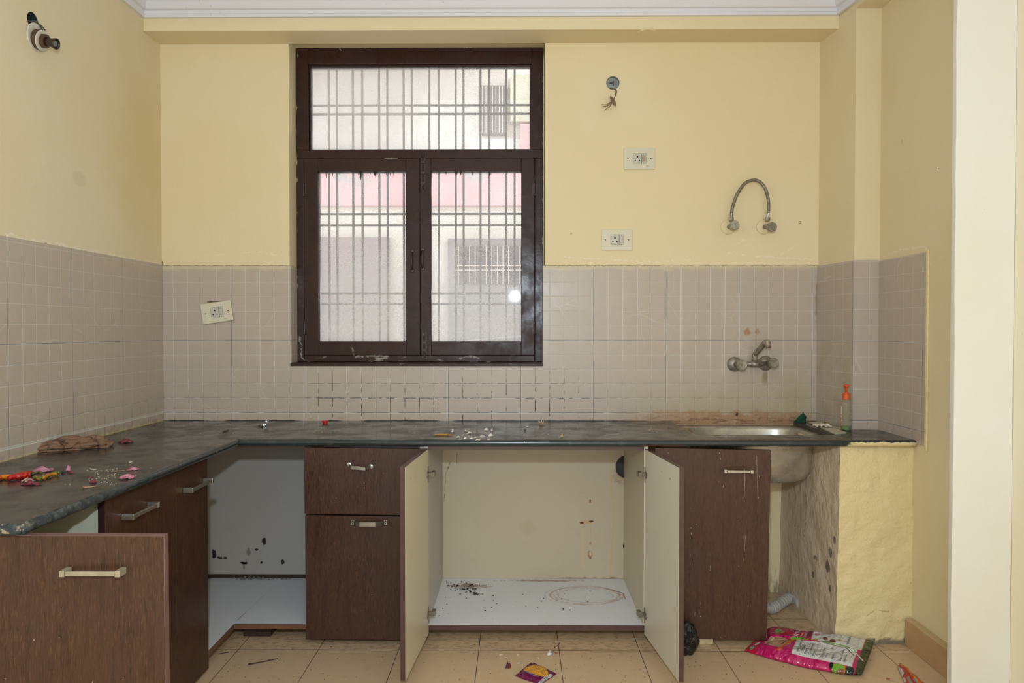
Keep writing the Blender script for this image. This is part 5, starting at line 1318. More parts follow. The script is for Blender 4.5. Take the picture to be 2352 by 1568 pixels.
def ragf(u, v):
    y = v * 2 - 1
    end = max(0.0, 1 - abs(2 * u - 1) ** 6) ** 0.5
    w_ = 0.040 * (1 + 0.30 * noise.noise(Vector((u * 4.5, 3.0 if y > 0 else 8.0, 0)))) * (0.55 + 0.45 * end)
    h = max(0.0, 1 - abs(y) ** 2.6) ** 0.5 * (0.008 + 0.006 * noise.noise(Vector((u * 9, y * 3, 3))))
    p = rc + rd * ((u - 0.5) * rl) + rn * (y * w_ + 0.010 * noise.noise(Vector((u * 5, 1, 1))))
    return (p.x, p.y, Z + 0.001 + h)
b.grid(ragf, 80, 30)
rnd = random.Random(11)
def rp_(s_, t_, z_): return rc + rd * (s_ * rl) + rn * t_ + Vector((0, 0, z_))
folds = [[(-.47, -.018, .010), (-.36, -.026, .012), (-.22, -.024, .015), (-.08, -.030, .012), (.02, -.020, .020), (.06, .002, .028)],
         [(-.46, .012, .012), (-.38, .020, .022), (-.27, .010, .028), (-.16, -.004, .026), (-.06, -.008, .020)],
         [(-.30, .028, .016), (-.18, .026, .028), (-.05, .018, .038), (.08, .014, .034), (.14, -.004, .022), (.06, -.020, .014)],
         [(-.12, .000, .026), (-.02, -.012, .030), (.09, -.008, .026), (.20, .006, .030), (.26, .020, .024)],
         [(.02, -.028, .010), (.14, -.030, .013), (.27, -.026, .015), (.38, -.020, .016), (.47, -.006, .014)],
         [(.12, .014, .026), (.22, -.006, .024), (.33, -.008, .022), (.42, .006, .020), (.46, .018, .012)],
         [(.16, .026, .024), (.27, .024, .032), (.37, .018, .028), (.45, .006, .018)],
         [(-.42, -.004, .018), (-.32, -.010, .022), (-.20, -.014, .022), (-.10, -.022, .018)],
         [(-.48, .000, .008), (-.47, .016, .010), (-.43, .026, .012)], [(.44, -.014, .010), (.49, .002, .010), (.47, .018, .010)]]
for k, fo in enumerate(folds):
    pts = catmull([rp_(a, c, z_) + Vector((0, 0, Z)) - Vector((0, 0, rc.z)) for a, c, z_ in fo], 10); n_ = len(pts)
    prev = None; rings = []
    for i, p in enumerate(pts):
        tt = (pts[min(i + 1, n_ - 1)] - pts[max(i - 1, 0)]).normalized(); u_ = Vector((tt.y, -tt.x, 0)).normalized(); v_ = tt.cross(u_)
        tp = min(1.0, 0.35 + 4.0 * min(i, n_ - 1 - i) / n_); tw = 0.9 * noise.noise(Vector((i * 0.06, k * 3.7, 0)))
        ring_ = []
        for j in range(18):
            a = 2 * PI * j / 18
            rr = 1 + 0.45 * noise.noise(Vector((math.cos(a) * 1.4 + k * 5, math.sin(a) * 1.4, i * 0.07))) + 0.22 * noise.noise(Vector((math.cos(a) * 3, math.sin(a) * 3 + k, i * 0.22)))
            cx_ = math.cos(a + tw) * 0.0165 * tp * rr; cz_ = math.sin(a + tw) * 0.0085 * tp * rr
            q_ = p + u_ * cx_ + v_ * cz_; q_.z = max(q_.z, Z + 0.0008)
            ring_.append(b.V(q_))
        rings.append(ring_)
    for ra, rb in zip(rings, rings[1:]):
        for j in range(18): b.bm.faces.new((ra[j], ra[(j + 1) % 18], rb[(j + 1) % 18], rb[j]))
    b.bm.faces.new(rings[0][::-1]); b.bm.faces.new(rings[-1])
rg = b.build('dish_rag', MAT_RAG, None, smooth=True); tag(recentre(rg), 'crumpled brown checked rag on the left worktop against the tiles', 'rag'); rg.location.z = Z
b = B()
for i in range(60):
    u = random.choice((0.01, 0.99, random.random())); p = Vector(ragf(u, random.choice((0.03, 0.5, 0.97)) if u in (0.01, 0.99) else random.choice((0.8, 0.2, 0.6))))
    d_ = Vector((random.uniform(-1, 1), random.uniform(-1, 1), random.uniform(0.1, 1))).normalized() * random.uniform(0.004, 0.009)
    b.tube([p, p + d_ * 0.6, p + d_ + Vector((0, 0, -0.001))], 0.0003, 4)
fr_ = b.build('frayed_threads', simple('thread', S(120, 96, 78), 0.9), rg)
fr_['kind'] = 'stuff'
# foil, green stub, red cap
mfo = M('crumpled foil', S(206, 208, 212), 0.22, 0.9)
MAT_FOIL = mfo.done()
t = thing('foil_scrap', 'crumpled silver foil scrap with a dark folded foot near the back of the worktop', 'foil', on(2, Z, 604, 978))
b = B(); c0 = on(2, Z, 604, 979)
b.xf = Matrix.Translation(c0) @ Matrix.Rotation(0.35, 4, 'Y') @ Matrix.Rotation(0.3, 4, 'Z')
b.grid(lambda u, v: ((u - 0.5) * 0.016 * (1 - 0.35 * v) + 0.010 * v + 0.003 * noise.noise(Vector((u * 5, v * 5, 2))), 0.006 * noise.noise(Vector((u * 4, v * 4, 8))) - 0.006 * v, v * 0.032 + 0.002), 8, 12)
b.build('foil', MAT_FOIL, t, solid=0.0006)
b = B(); b.tube([on(2, Z + 0.003, 592, 979), on(2, Z + 0.003, 598, 977), on(2, Z + 0.003, 604, 979)], [0.001, 0.004, 0.002], 8); b.build('foot', simple('olive wrapper', S(72, 70, 34), 0.5), t, smooth=True)
def stub_tube(name, pts, r, mat, label, cat, tipmat=None):
    b = B(); b.tube([on(2, Z + max(r) * 0.95, *q) for q in pts], r, 10)
    return tag(recentre(b.build(name, mat, None, smooth=True)), label, cat)
stub_tube('chilli_end', [(511, 991), (515, 990), (520, 988.5), (525, 987)], [0.002, 0.0032, 0.0034, 0.002], MAT_CHG, 'short green chilli end near the inner corner of the worktop', 'chilli')
stub_tube('dried_pod', [(995, 999), (1003, 997.5), (1012, 997.8), (1022, 998), (1032, 998.6), (1040, 998)], [0.0012, 0.003, 0.0032, 0.0030, 0.0026, 0.0012], MAT_CHY, 'flat orange and green dried pod left of the garlic skins', 'pod')
t = thing('bottle_cap', 'small red plastic cap at the back edge of the worktop below the window', 'cap', on(2, Z, 747, 972))
cc_ = on(2, Z, 747, 972)
b = B(); b.lathe([(0.0105, 0.0), (0.0105, 0.007), (0.0150, 0.0075), (0.0155, 0.0100), (0.0150, 0.0115), (0.0120, 0.0115), (0.0115, 0.004)], cc_, (0, 0, 1), 28); b.build('cap_ring', simple('red plastic', S(196, 22, 28), 0.3, 0, 0.1), t, smooth=False)
# garlic skins
gl_ = [(1040, 992, .014, .010, .012, .9), (1071, 991, .020, .009, .006, -.5), (1078, 996, .022, .008, .008, .4), (1064, 1000, .012, .005, .003, .1), (1052, 1004.5, .016, .008, .005, .2), (1056, 1009, .010, .005, .002, -.1), (1069, 1007.5, .015, .009, .006, .6),
       (1083, 1008, .018, .009, .005, -.2), (1098, 1010.5, .018, .010, .005, .3), (1108, 1002, .022, .007, .003, 0), (1117, 988.5, .020, .012, .010, .1), (1130, 990, .014, .010, .013, 1.2), (1127, 1002, .021, .012, .010, .1), (1122, 1010, .009, .005, .002, 0), (1092, 1005.5, .012, .005, .003, .2)]
GLAB = ['upright curled garlic skin at the left of the heap, behind the dried pod', "garlic skin shaped like a wing, rearmost left of the heap's middle", 'garlic skin twisted under the wing-shaped one in the middle of the heap', 'thin flat garlic shred in the left middle of the heap', 'small jagged garlic skin at the lower left of the heap', 'tiny garlic sliver at the front left, below the jagged skin', 'folded garlic skin at the front of the heap, left of its middle', "long wavy garlic skin at the front of the heap's middle", 'rounded garlic skin lowest in the heap, at the very edge of the worktop', 'long thin garlic skin in the right middle of the heap', 'plump cup-shaped garlic skin at the back right of the heap', 'pointed upright garlic skin, rearmost on the right of the heap', 'plump rounded garlic skin at the right front of the heap', 'tiny garlic sliver at the lower right of the heap', 'small flat garlic shred between the wavy and the long thin skins']
for i, (x, y, L, W, H, r) in enumerate(gl_):
    petal('garlic_skin', MAT_GARLIC, x, y, L, W, H, r, GLAB[i], 'garlic skin', 'garlic skins heaped before the window', seed=20 + i)
petal('garlic_flake', MAT_GARLIC, 1211, 980.5, 0.013, 0.007, 0.003, 0.1, 'lone white garlic flake right of the heap, left of the root tuft', 'garlic skin', seed=41)
b = B(); b.blobm(on(2, Z + 0.003, 1206, 988), (0.0022, 0.003, 0.003), 0.5, 2, 4); tag(recentre(b.build('black_crumb', MAT_DARK, None)), 'tiny black crumb below the lone garlic flake', 'crumb')
t = thing('garlic_clove', 'small yellowish garlic clove with papery wings alone on the worktop', 'garlic', on(2, Z, 1290, 1004))
c0 = on(2, Z, 1290, 1004)
b = B(); b.lathe([(0.0015, 0), (0.0048, 0.003), (0.0050, 0.006), (0.0030, 0.011), (0.0006, 0.015)], c0, (0.12, 0, 1), 14); b.build('clove', simple('clove', S(206, 164, 96), 0.4, 0, 0.3, 200), t, smooth=True)
for s_ in (-1, 1):
    b = B(); b.tube([c0 + Vector((0, 0, 0.002)), c0 + Vector((s_ * 0.006, 0, 0.003)), c0 + Vector((s_ * 0.012, -0.002, 0.0015 if s_ < 0 else 0.006))], [0.002, 0.0012, 0.0004], 6); b.build('papery_wing', MAT_GARLIC, t)
t = thing('root_tuft', 'tuft of pale dried root fibres standing at the back of the worktop', 'root', on(2, Z, 1243, 978))
c0 = on(2, Z, 1243, 976)
b = B(); b.blobm(c0 + Vector((0, 0, 0.004)), (0.006, 0.005, 0.004), 0.3, 2, 5); b.build('crown', MAT_STALK, t, smooth=True)
for i, (dx, dz, bend) in enumerate([(-0.022, 0.030, .3), (-0.018, 0.022, -.2), (-0.008, 0.016, .5), (0.010, 0.034, -.4), (0.014, 0.026, .3), (0.004, 0.020, -.3), (0.012, 0.018, .6), (-0.012, 0.012, .2)]):
    b = B(); b.tube([c0 + Vector((0, 0, 0.004)), c0 + Vector((dx * 0.5 + bend * 0.006, -0.002, 0.004 + dz * 0.5)), c0 + Vector((dx, -0.004 + 0.001 * i, 0.004 + dz))], [0.0014, 0.0011, 0.0005], 6); b.build('fibre', MAT_STALK if i % 3 else MAT_GARLIC, t, smooth=True)
# crumbs strewn on the worktop
b = B()
for i in range(150):
    x, y = (random.gauss(245, 50), random.gauss(1095, 12)) if i < 70 else ((random.gauss(738, 16), random.gauss(988, 4)) if i < 90 else (random.uniform(420, 1500), random.uniform(974, 1004)))
    if y < 972 or (x < 560 and y > 1125): continue
    p = on(2, Z, x, y)
    if p.y < FE and p.x > LE - 0.012 or p.x < XL + 0.02: continue
    r = random.uniform(0.0006, 0.0016); b.blobm(p + Vector((0, 0, r * 0.7)), (r * 1.4, r, r), 0.3, 1, i)
cr_ = b.build('pale_crumbs', simple('pale crumbs', S(206, 190, 160), 0.7, 0, 0.3, 300), None); tag(recentre(cr_), 'pale crumbs strewn over the worktop', 'crumbs', kind='stuff')

# soap bottle
bx, by = 1.368, 2.985
t = thing('soap_bottle', 'slim clear pump bottle with orange top and a little green soap on the worktop', 'bottle', (bx, by, Z))
mg = M('cloudy clear plastic', S(206, 200, 178), 0.15); mg.bsdf.inputs['Transmission Weight'].default_value = 0.7; mg.bsdf.inputs['IOR'].default_value = 1.2; mg.bsdf.inputs['Alpha'].default_value = 0.62
MAT_BOT = mg.done()
b = B(); b.lathe([(0.0175, 0), (0.019, 0.003), (0.019, 0.100), (0.0185, 0.112), (0.015, 0.124), (0.0125, 0.130), (0.0125, 0.134)], (bx, by, Z), (0, 0, 1), 28); b.build('bottle_body', MAT_BOT, t, smooth=True)
b = B(); b.lathe([(0.0170, 0.0012), (0.0183, 0.003), (0.0183, 0.017), (0.001, 0.0172)], (bx, by, Z), (0, 0, 1), 28); b.build('liquid', simple('green soap', S(84, 140, 50), 0.2, 0, 0.1), t, smooth=True)
MAT_OR = simple('orange plastic', S(222, 92, 42), 0.35, 0, 0.1)
b = B(); b.lathe([(0.0155, 0.128), (0.0160, 0.130), (0.0160, 0.149), (0.0150, 0.151), (0.0110, 0.153), (0.0100, 0.157), (0.0060, 0.158)], (bx, by, Z), (0, 0, 1), 30); b.build('cap', MAT_OR, t, smooth=False)
b = B(); b.lathe([(0.0042, 0.1582), (0.0042, 0.170), (0.0075, 0.178), (0.0090, 0.1815), (0.0125, 0.1835), (0.0128, 0.187), (0.0100, 0.190), (0.001, 0.1905)], (bx, by, Z), (0, 0, 1), 24)
b.tube([(bx, by, Z + 0.182), (bx - 0.004, by - 0.020, Z + 0.181)], 0.0032, 10); b.build('pump', MAT_OR, t, smooth=True)
ml = M('worn orange label', S(206, 108, 60), 0.5); lz = ml.sep(ml.obj)
ml.over(ml.rng(ml.noise(ml.obj, 120, 3), 0.46, 0.52), S(226, 216, 196)); ml.over(ml.m('MULTIPLY', ml.rng(ml.noise(ml.v('ADD', ml.obj, (3, 1, 1)), 90, 3), 0.56, 0.60), 0.9), S(186, 60, 36))
MAT_LABEL = ml.done()
for a0, a1 in ((-35, 18), (168, 216)):
    b = B()
    b.grid(lambda u, v: (bx + 0.0194 * math.cos(math.radians(a0 + (a1 - a0) * u)), by - 0.0194 * math.sin(math.radians(a0 + (a1 - a0) * u)), Z + 0.016 + v * (0.080 + 0.006 * math.sin(u * 9))), 10, 10)
    b.build('label', MAT_LABEL, t, smooth=True, solid=0.0003, recalc=False)
# green cloth on the sink's back corner
b = B(); c0 = Vector((1.232, 3.232, ZC - 0.0005)); c0 = Vector((1.285, 3.238, Z))
def gc(u, v):
    a = 2 * PI * u; rr = (1 - v) ** 0.45
    k = 1 + 0.42 * noise.noise(Vector((math.cos(a) * 1.4, math.sin(a) * 1.4, v * 2)))
    return (c0.x + 0.027 * rr * k * math.cos(a) + 0.008 * v - 0.003, c0.y + 0.016 * rr * k * math.sin(a), c0.z + 0.001 + 0.042 * v * (0.9 + 0.35 * noise.noise(Vector((math.cos(a), math.sin(a), 4)))))
b.grid(gc, 36, 16); g_ = b.build('scouring_cloth', simple('dark green felt', S(20, 66, 46), 0.9, 0, 0.4, 120, 0.3), None, smooth=True, solid=0.0015)
tag(recentre(g_), 'small dark green scouring cloth standing crumpled at the back corner of the sink', 'cloth'); g_.location.z = Z
# marble offcut strip, paper and wrapper
q = [on(2, Z, 1858, 972), on(2, Z, 1886, 971), on(2, Z, 1944, 996), on(2, Z, 1918, 998)]
b = B(); b.prism([(p.x, p.y) for p in q], Z, Z + 0.006)
tag(recentre(b.build('marble_strip', simple('dirty white marble', S(196, 186, 162), 0.35, 0, 0.35, 30), None, bevel=0.0008)), 'dirty white marble strip lying beside the right end of the sink', 'strip')
q = [on(2, Z, 1888, 990), on(2, Z, 1872, 976)]
b = B(); cp = on(2, Z + 0.008, 1889, 979)
b.grid(lambda u, v: (cp.x + (u - 0.5) * 0.062 + 0.01 * noise.noise(Vector((u * 4, v * 4, 1))), cp.y + (v - 0.5) * 0.05 + 0.012 * noise.noise(Vector((u * 4, v * 4, 5))), Z + 0.0075 + 0.012 * abs(noise.noise(Vector((u * 3.5, v * 3.5, 9)))) + 0.012 * math.sin(PI * u) * math.sin(PI * v)), 14, 12)
tag(recentre(b.build('tissue_scrap', simple('off-white tissue', S(214, 200, 180), 0.8, 0, 0.15, 50), None, smooth=True, solid=0.0006)), 'crumpled off-white tissue lying across the marble strip', 'tissue')
b = B(); cp = on(2, Z, 1906, 973)
b.grid(lambda u, v: (cp.x + (u - 0.5) * 0.05, cp.y + (v - 0.5) * 0.035, Z + 0.002 + 0.010 * abs(noise.noise(Vector((u * 4, v * 3, 19))))), 12, 8)
tag(recentre(b.build('yellow_wrapper', simple('mustard wrapper', S(168, 130, 50), 0.3, 0.2, 0.6, 60), None, smooth=True, solid=0.0006)), 'crumpled mustard yellow wrapper between tissue and soap bottle', 'wrapper')
b = B(); cp = on(2, Z, 1925, 972)
b.grid(lambda u, v: (cp.x + (u - 0.5) * 0.034, cp.y + (v - 0.5) * 0.03 + 0.01, Z + 0.001 + 0.016 * abs(noise.noise(Vector((u * 4, v * 4, 29)))) ), 10, 10)
tag(recentre(b.build('film_scrap', simple('clear crumpled film', S(196, 190, 178), 0.15, 0, 0.2, 50), None, smooth=False, solid=0.0004)), 'crumpled clear film scrap in the corner behind the soap bottle', 'film')

# ------------------------------------------------------------------ under the worktop: hose, brick, rubbish bag
hp = catmull([on(2, 0.024, *q) for q in ((1700, 1372), (1738, 1374), (1754, 1388), (1766, 1397), (1782, 1392), (1800, 1380), (1816, 1373), (1832, 1378), (1841, 1386))], 14)
b = B(); b.tube(hp, [0.0215 + 0.0022 * (1 if (i % 4) < 2 else -1) for i in range(len(hp))], 18)
tag(recentre(b.build('waste_hose', simple('grey corrugated plastic', S(176, 170, 160), 0.5, 0, 0.35, 40), None)), 'grey corrugated waste hose lying on the floor in the open bay below the sink', 'hose')
b = B(); p = on(2, 0.0, 1622, 1480); b.box(p.x - 0.035, p.x + 0.028, p.y + 0.005, p.y + 0.10, 0.0, 0.028)
tag(recentre(b.build('plaster_block', simple('yellowish plaster block', S(196, 176, 136), 0.7, 0, 0.3, 40, 0.3), None, bevel=0.002)), 'yellowish block standing on the floor under the loose brown door', 'block')
mbk = M('black polythene', S(14, 14, 16), 0.22, spec=0.6)
mbk.bump(mbk.noise(mbk.scale(mbk.obj, (1, 1, 0.5)), 55, 4, 0.6, 1.5), 0.9, 0.012)
p = on(2, 0.0, 1577, 1512)
b = B(); b.blobm((p.x, p.y + 0.045, 0.058), (0.052, 0.050, 0.062), 0.10, 5, 12, 3.0)
for v in b.bm.verts:
    if v.co.z < 0.002: v.co.z = 0.002
tag(recentre(b.build('rubbish_bag', mbk.done(), None, smooth=True)), 'small shiny black rubbish bag on the floor behind the right cabinet door leaf', 'bag')

# ------------------------------------------------------------------ flour bag on the floor
def boxmask(m, u, v, u0, u1, v0, v1, s_=0.006):
    f = m.m('MULTIPLY', m.rng(u, u0 - s_, u0 + s_), m.rng(u, u1 - s_, u1 + s_, 1, 0))
    return m.m('MULTIPLY', f, m.m('MULTIPLY', m.rng(v, v0 - s_, v0 + s_), m.rng(v, v1 - s_, v1 + s_, 1, 0)))
mk = M('printed glossy film', S(186, 20, 92), 0.11, spec=0.7)
q = mk.sep(mk.uv); U, V = q[0], q[1]; UVv = mk.uv
mk.over(mk.rng(V, 0.56, 0.57), S(158, 14, 66))
mk.over(boxmask(mk, U, V, -0.1, 0.10, -0.1, 0.5), S(190, 14, 54))
mk.over(boxmask(mk, U, V, 0.50, 0.93, 0.56, 1.1), S(206, 202, 198))
mk.over(boxmask(mk, U, V, 0.385, 0.90, 0.095, 0.53), S(204, 200, 196))
# flour picture
mk.blob((0.235, 0.36, 0), (0.115, 0.19, 1), S(176, 138, 112), 0.12, 14, 0.06, space=UVv)
mk.blob((0.16, 0.44, 0), (0.035, 0.10, 1), S(206, 192, 148), 0.1, 14, 0.1, space=UVv)
mk.specks(UVv, 60, 0.2, S(120, 70, 56), 0.0, 0.6)
mk.stroke([(0.275, 0.12, 0), (0.31, 0.32, 0), (0.345, 0.52, 0)], 0.020, S(206, 104, 40), 1.0, space=UVv)
mk.stroke([(0.275, 0.30, 0), (0.295, 0.42, 0), (0.33, 0.53, 0)], 0.010, S(92, 74, 48), 1.0, space=UVv)
# side print, greens and browns
mk.blob((0.80, 0.03, 0), (0.070, 0.065, 1), S(108, 160, 44), 0.3, 10, 0.1, space=UVv)
mk.blob((0.725, 0.055, 0), (0.018, 0.045, 1), S(30, 44, 26), 0.5, 12, 0.1, space=UVv)
mk.blob((0.82, 0.0, 0), (0.05, 0.05, 1), S(126, 80, 44), 0.6, 30, 0.2, space=UVv)
mk.blob((0.885, 0.035, 0), (0.045, 0.06, 1), S(14, 44, 30), 0.2, 10, 0.1, space=UVv)
mk.stroke([(0.842, 0.0, 0), (0.845, 0.085, 0)], 0.008, S(200, 92, 40), 1.0, space=UVv)
# green ribbon over the seam
mk.stroke([(0.34, 0.545, 0), (0.50, 0.56, 0), (0.62, 0.61, 0), (0.74, 0.62, 0), (0.84, 0.56, 0), (0.90, 0.44, 0)], 0.018, S(112, 168, 50), 1.0, space=UVv)
mk.stroke([(0.50, 0.545, 0), (0.62, 0.585, 0), (0.74, 0.575, 0), (0.83, 0.49, 0), (0.89, 0.36, 0)], 0.007, S(24, 74, 40), 1.0, space=UVv)
mk.stroke([(0.60, 0.625, 0), (0.68, 0.655, 0)], 0.008, S(28, 66, 40), 1.0, space=UVv)
mk.over(boxmask(mk, U, V, 0.935, 1.2, -0.2, 1.2, 0.003), S(42, 48, 30))
mk.over(mk.m('MULTIPLY', boxmask(mk, U, V, 0.935, 1.2, -0.2, 1.2, 0.003), mk.rng(mk.noise(mk.scale(UVv, (60, 9, 1)), 1.0, 3), 0.5, 0.7, 0, 0.6)), S(70, 82, 52))
mk.stroke([(0.84, 0.55, 0), (0.97, 0.30, 0)], 0.010, S(206, 202, 198), 1.0, space=UVv)
# round pictograms on the upper panel
for u_, v_, ca, cb in ((0.545, 0.93, S(120, 170, 200), S(60, 50, 90)), (0.54, 0.80, S(190, 110, 130), S(196, 120, 40)), (0.535, 0.64, S(130, 160, 70), S(200, 130, 40))):
    mk.blob((u_, v_, 0), (0.022, 0.045, 1), ca, 0, 10, 0.05, space=UVv); mk.blob((u_, v_, 0), (0.013, 0.022, 1), cb, 0.5, 60, 0.1, space=UVv)
for u_, v_ in ((0.615, 0.71), (0.68, 0.69)): mk.blob((u_, v_, 0), (0.026, 0.045, 1), S(120, 66, 44), 0.5, 20, 0.1, space=UVv)
mk.blob((0.735, 0.73, 0), (0.016, 0.03, 1), S(170, 140, 90), 0.5, 20, 0.1, space=UVv)
# seed picture on the pink
mk.blob((0.20, 0.74, 0), (0.035, 0.07, 1), S(96, 140, 84), 0.8, 18, 0.1, space=UVv); mk.blob((0.235, 0.72, 0), (0.016, 0.05, 1), S(150, 126, 70), 0.8, 18, 0.1, space=UVv)
mk.blob((0.21, 0.88, 0), (0.05, 0.04, 1), S(120, 74, 60), 1.4, 26, 0.1, space=UVv)
mk.stroke([(0.395, 0.62, 0), (0.41, 0.75, 0), (0.44, 0.92, 0)], 0.005, S(206, 170, 60), 1.0, 0.02, 20, space=UVv)
mk.blob((0.475, 0.60, 0), (0.014, 0.03, 1), S(220, 180, 40), 0.1, 20, 0.1, space=UVv)
mk.blob((0.07, 0.30, 0), (0.022, 0.10, 1), S(206, 200, 204), 0.8, 26, 0.1, space=UVv); mk.blob((0.045, 0.13, 0), (0.02, 0.06, 1), S(120, 170, 150), 0.6, 26, 0.1, space=UVv)
mk.blob((0.865, 0.74, 0), (0.030, 0.085, 1), S(150, 150, 146), 0, 20, 0.05, space=UVv); mk.blob((0.865, 0.74, 0), (0.027, 0.078, 1), S(206, 202, 198), 0, 20, 0.05, space=UVv)
# fine print: rows of tiny strokes
row = mk.rng(mk.m('PINGPONG', U, 0.0045), 0.0018, 0.0026, 1, 0)
let = mk.rng(mk.noise(mk.scale(UVv, (10, 130, 1)), 1.0, 2), 0.47, 0.52)
for bb in ((0.585, 0.60, 0.78, 0.95), (0.625, 0.65, 0.76, 0.93), (0.67, 0.70, 0.76, 0.92), (0.72, 0.74, 0.78, 0.92), (0.57, 0.585, 0.62, 0.95), (0.775, 0.80, 0.70, 0.88), (0.905, 0.925, 0.20, 0.42), (0.455, 0.465, 0.2, 0.3)):
    mk.over(mk.m('MULTIPLY', mk.m('MULTIPLY', boxmask(mk, U, V, *bb, 0.002), row), mk.m('MULTIPLY', let, 0.85)), S(60, 60, 66))
for u_ in (0.448, 0.478, 0.510, 0.545, 0.578, 0.612, 0.648): mk.over(boxmask(mk, U, V, u_ - 0.0009, u_ + 0.0009, 0.11, 0.50, 0.0008), S(90, 90, 94))
mk.bump(mk.noise(mk.scale(UVv, (7, 3.5, 1)), 1.0, 2, 0.45, 1.2), 1.0, 0.010)
mk.bump(mk.noise(mk.scale(UVv, (22, 8, 1)), 1.0, 1, 0.4, 1.0), 0.5, 0.004)
mk.bump(mk.m('ABSOLUTE', mk.m('SUBTRACT', mk.noise(mk.scale(UVv, (9, 5, 1)), 1.0, 2, 0.5, 0.6), 0.5)), 0.8, 0.02)
MAT_BAG = mk.done()
nl, nr = on(2, 0.012, 1710, 1489), on(2, 0.004, 1979, 1554)
fl2, fr2 = on(2, 0.045, 1748, 1432), on(2, 0.050, 2011, 1465)
def bag_top(u, v):
    p = (nl * (1 - u) + nr * u) * (1 - v) + (fl2 * (1 - u) + fr2 * u) * v
    x, y = p.x, p.y
    y += -0.030 * math.sin(PI * u) ** 0.8 * (1 - v) + 0.018 * math.sin(PI * u) * v
    su = max(math.sin(PI * min(max(u, 0), 1)), 0); sv = max(math.sin(PI * min(max(0.06 + 0.88 * v, 0), 1)), 0)
    base_ = 0.034 * min(1.0, max(v, 0.0) / 0.16) ** 0.55 + 0.010 * v - 0.014 * max(0.0, (v - 0.9) / 0.1)
    z = 0.004 + base_ * (su ** 0.45) + (0.038 * v) * (1 - su ** 0.5) + 0.008 * u ** 6
    z += 0.0075 * math.exp(-((v - 0.545 - 0.03 * math.sin(u * 6)) / 0.018) ** 2) * su ** 0.4
    z += 0.006 * noise.noise(Vector((u * 5, v * 3, 2))) * su + 0.003 * noise.noise(Vector((u * 13, v * 7, 5))) * su
    if u < 0.12: z = 0.006 + (z - 0.006) * (u / 0.12) ** 0.6
    z = min(z, 0.016 + max(0.0, x - 0.95) * 1.2 + max(0.0, abs(y - 2.731) - 0.022) * 0.9)
    return Vector((x, y, max(z, 0.003)))
b = B(); uvl = b.bm.loops.layers.uv.verify(); NU, NV = 110, 48
top = [[b.V(bag_top(i / NU, j / NV)) for j in range(NV + 1)] for i in range(NU + 1)]
bot = []
for i in range(NU + 1):
    r_ = [top[i][0]]
    tt_ = min(1.0, max(0.0, (i / NU - 0.86) / 0.12)); tt_ = tt_ * tt_ * (3 - 2 * tt_)
    for j in range(1, 10):
        p = bag_top(i / NU, j / 10); r_.append(b.V((p.x, p.y, 0.0012 * (1 - tt_) + max(0.0012, p.z - 0.0035) * tt_)))
    r_.append(top[i][NV]); bot.append(r_)
for i in range(NU):
    for j in range(NV):
        f = b.bm.faces.new((top[i][j], top[i + 1][j], top[i + 1][j + 1], top[i][j + 1]))
        for l, (a, c) in zip(f.loops, ((i, j), (i + 1, j), (i + 1, j + 1), (i, j + 1))): l[uvl].uv = (a / NU, c / NV)
    for j in range(10):
        f = b.bm.faces.new((bot[i][j], bot[i][j + 1], bot[i + 1][j + 1], bot[i + 1][j]))
        for l in f.loops: l[uvl].uv = (i / NU, 0.03)
fb = thing('flour_bag', 'pink and white printed flour bag lying half empty on the floor by the stub wall', 'bag', (0.95, 2.75, 0.0))
b.build('bag_film', MAT_BAG, fb, smooth=True, recalc=True)
def bag_pt(u0, v0, ku, kv):
    def f(x, y):
        u = u0 - y * ku; v = v0 + x * kv
        e = 0.004; p = bag_top(u, v); n_ = (bag_top(u + e, v) - bag_top(u - e, v)).cross(bag_top(u, v + e) - bag_top(u, v - e)).normalized()
        return p + n_ * 0.0009
    return f
KU = 0.0033 / 0.0033; bl_ = (nr - nl).length; bw_ = (fl2 - nl).length
def bag_text(body, u0, v0, size, mat, stretch=1.0):
    b = B(); add_text(b, body, size, bag_pt(u0, v0, 1 / bl_, 1 / bw_ * stretch)); b.build('printed_text', mat, fb, recalc=False)
MAT_INK = simple('black ink', S(40, 40, 44), 0.3, 0, 0.0); MAT_INKW = simple('white ink', S(214, 200, 206), 0.3, 0, 0.0); MAT_INKP = simple('pink ink', S(206, 110, 140), 0.3, 0, 0.0)
for body, u_, s_ in (('INGREDIENT: WH', 0.440, 0.0115), ('100g (approx.)', 0.471, 0.0105), ('Energy', 0.504, 0.0125), ('Carbohydrate', 0.540, 0.0125), ('Protein', 0.572, 0.0120), ('Fat', 0.606, 0.0120), ('Dietary Fibre', 0.643, 0.0120),
                     ('Net. wt.', 0.676, 0.0110), ('MRP ₹', 0.735, 0.0115), ('Date of Packing', 0.800, 0.0115), ('Batch No.', 0.835, 0.0115)):
    bag_text(body, u_, 0.135, s_ * 0.92, MAT_INK, 1.0)
bag_text('imha', 0.385, 0.60, 0.034, MAT_INKW, 1.0)
bag_text('CHAKKI FRESH', 0.452, 0.60, 0.0125, MAT_INKW, 0.95)
bag_text('Atta', 0.487, 0.70, 0.021, MAT_INK, 1.0)
bag_text('kg', 0.700, 0.45, 0.010, MAT_INK)
bag_text('INGREDIENTS', 0.815, 0.66, 0.0105, MAT_INK, 0.85)

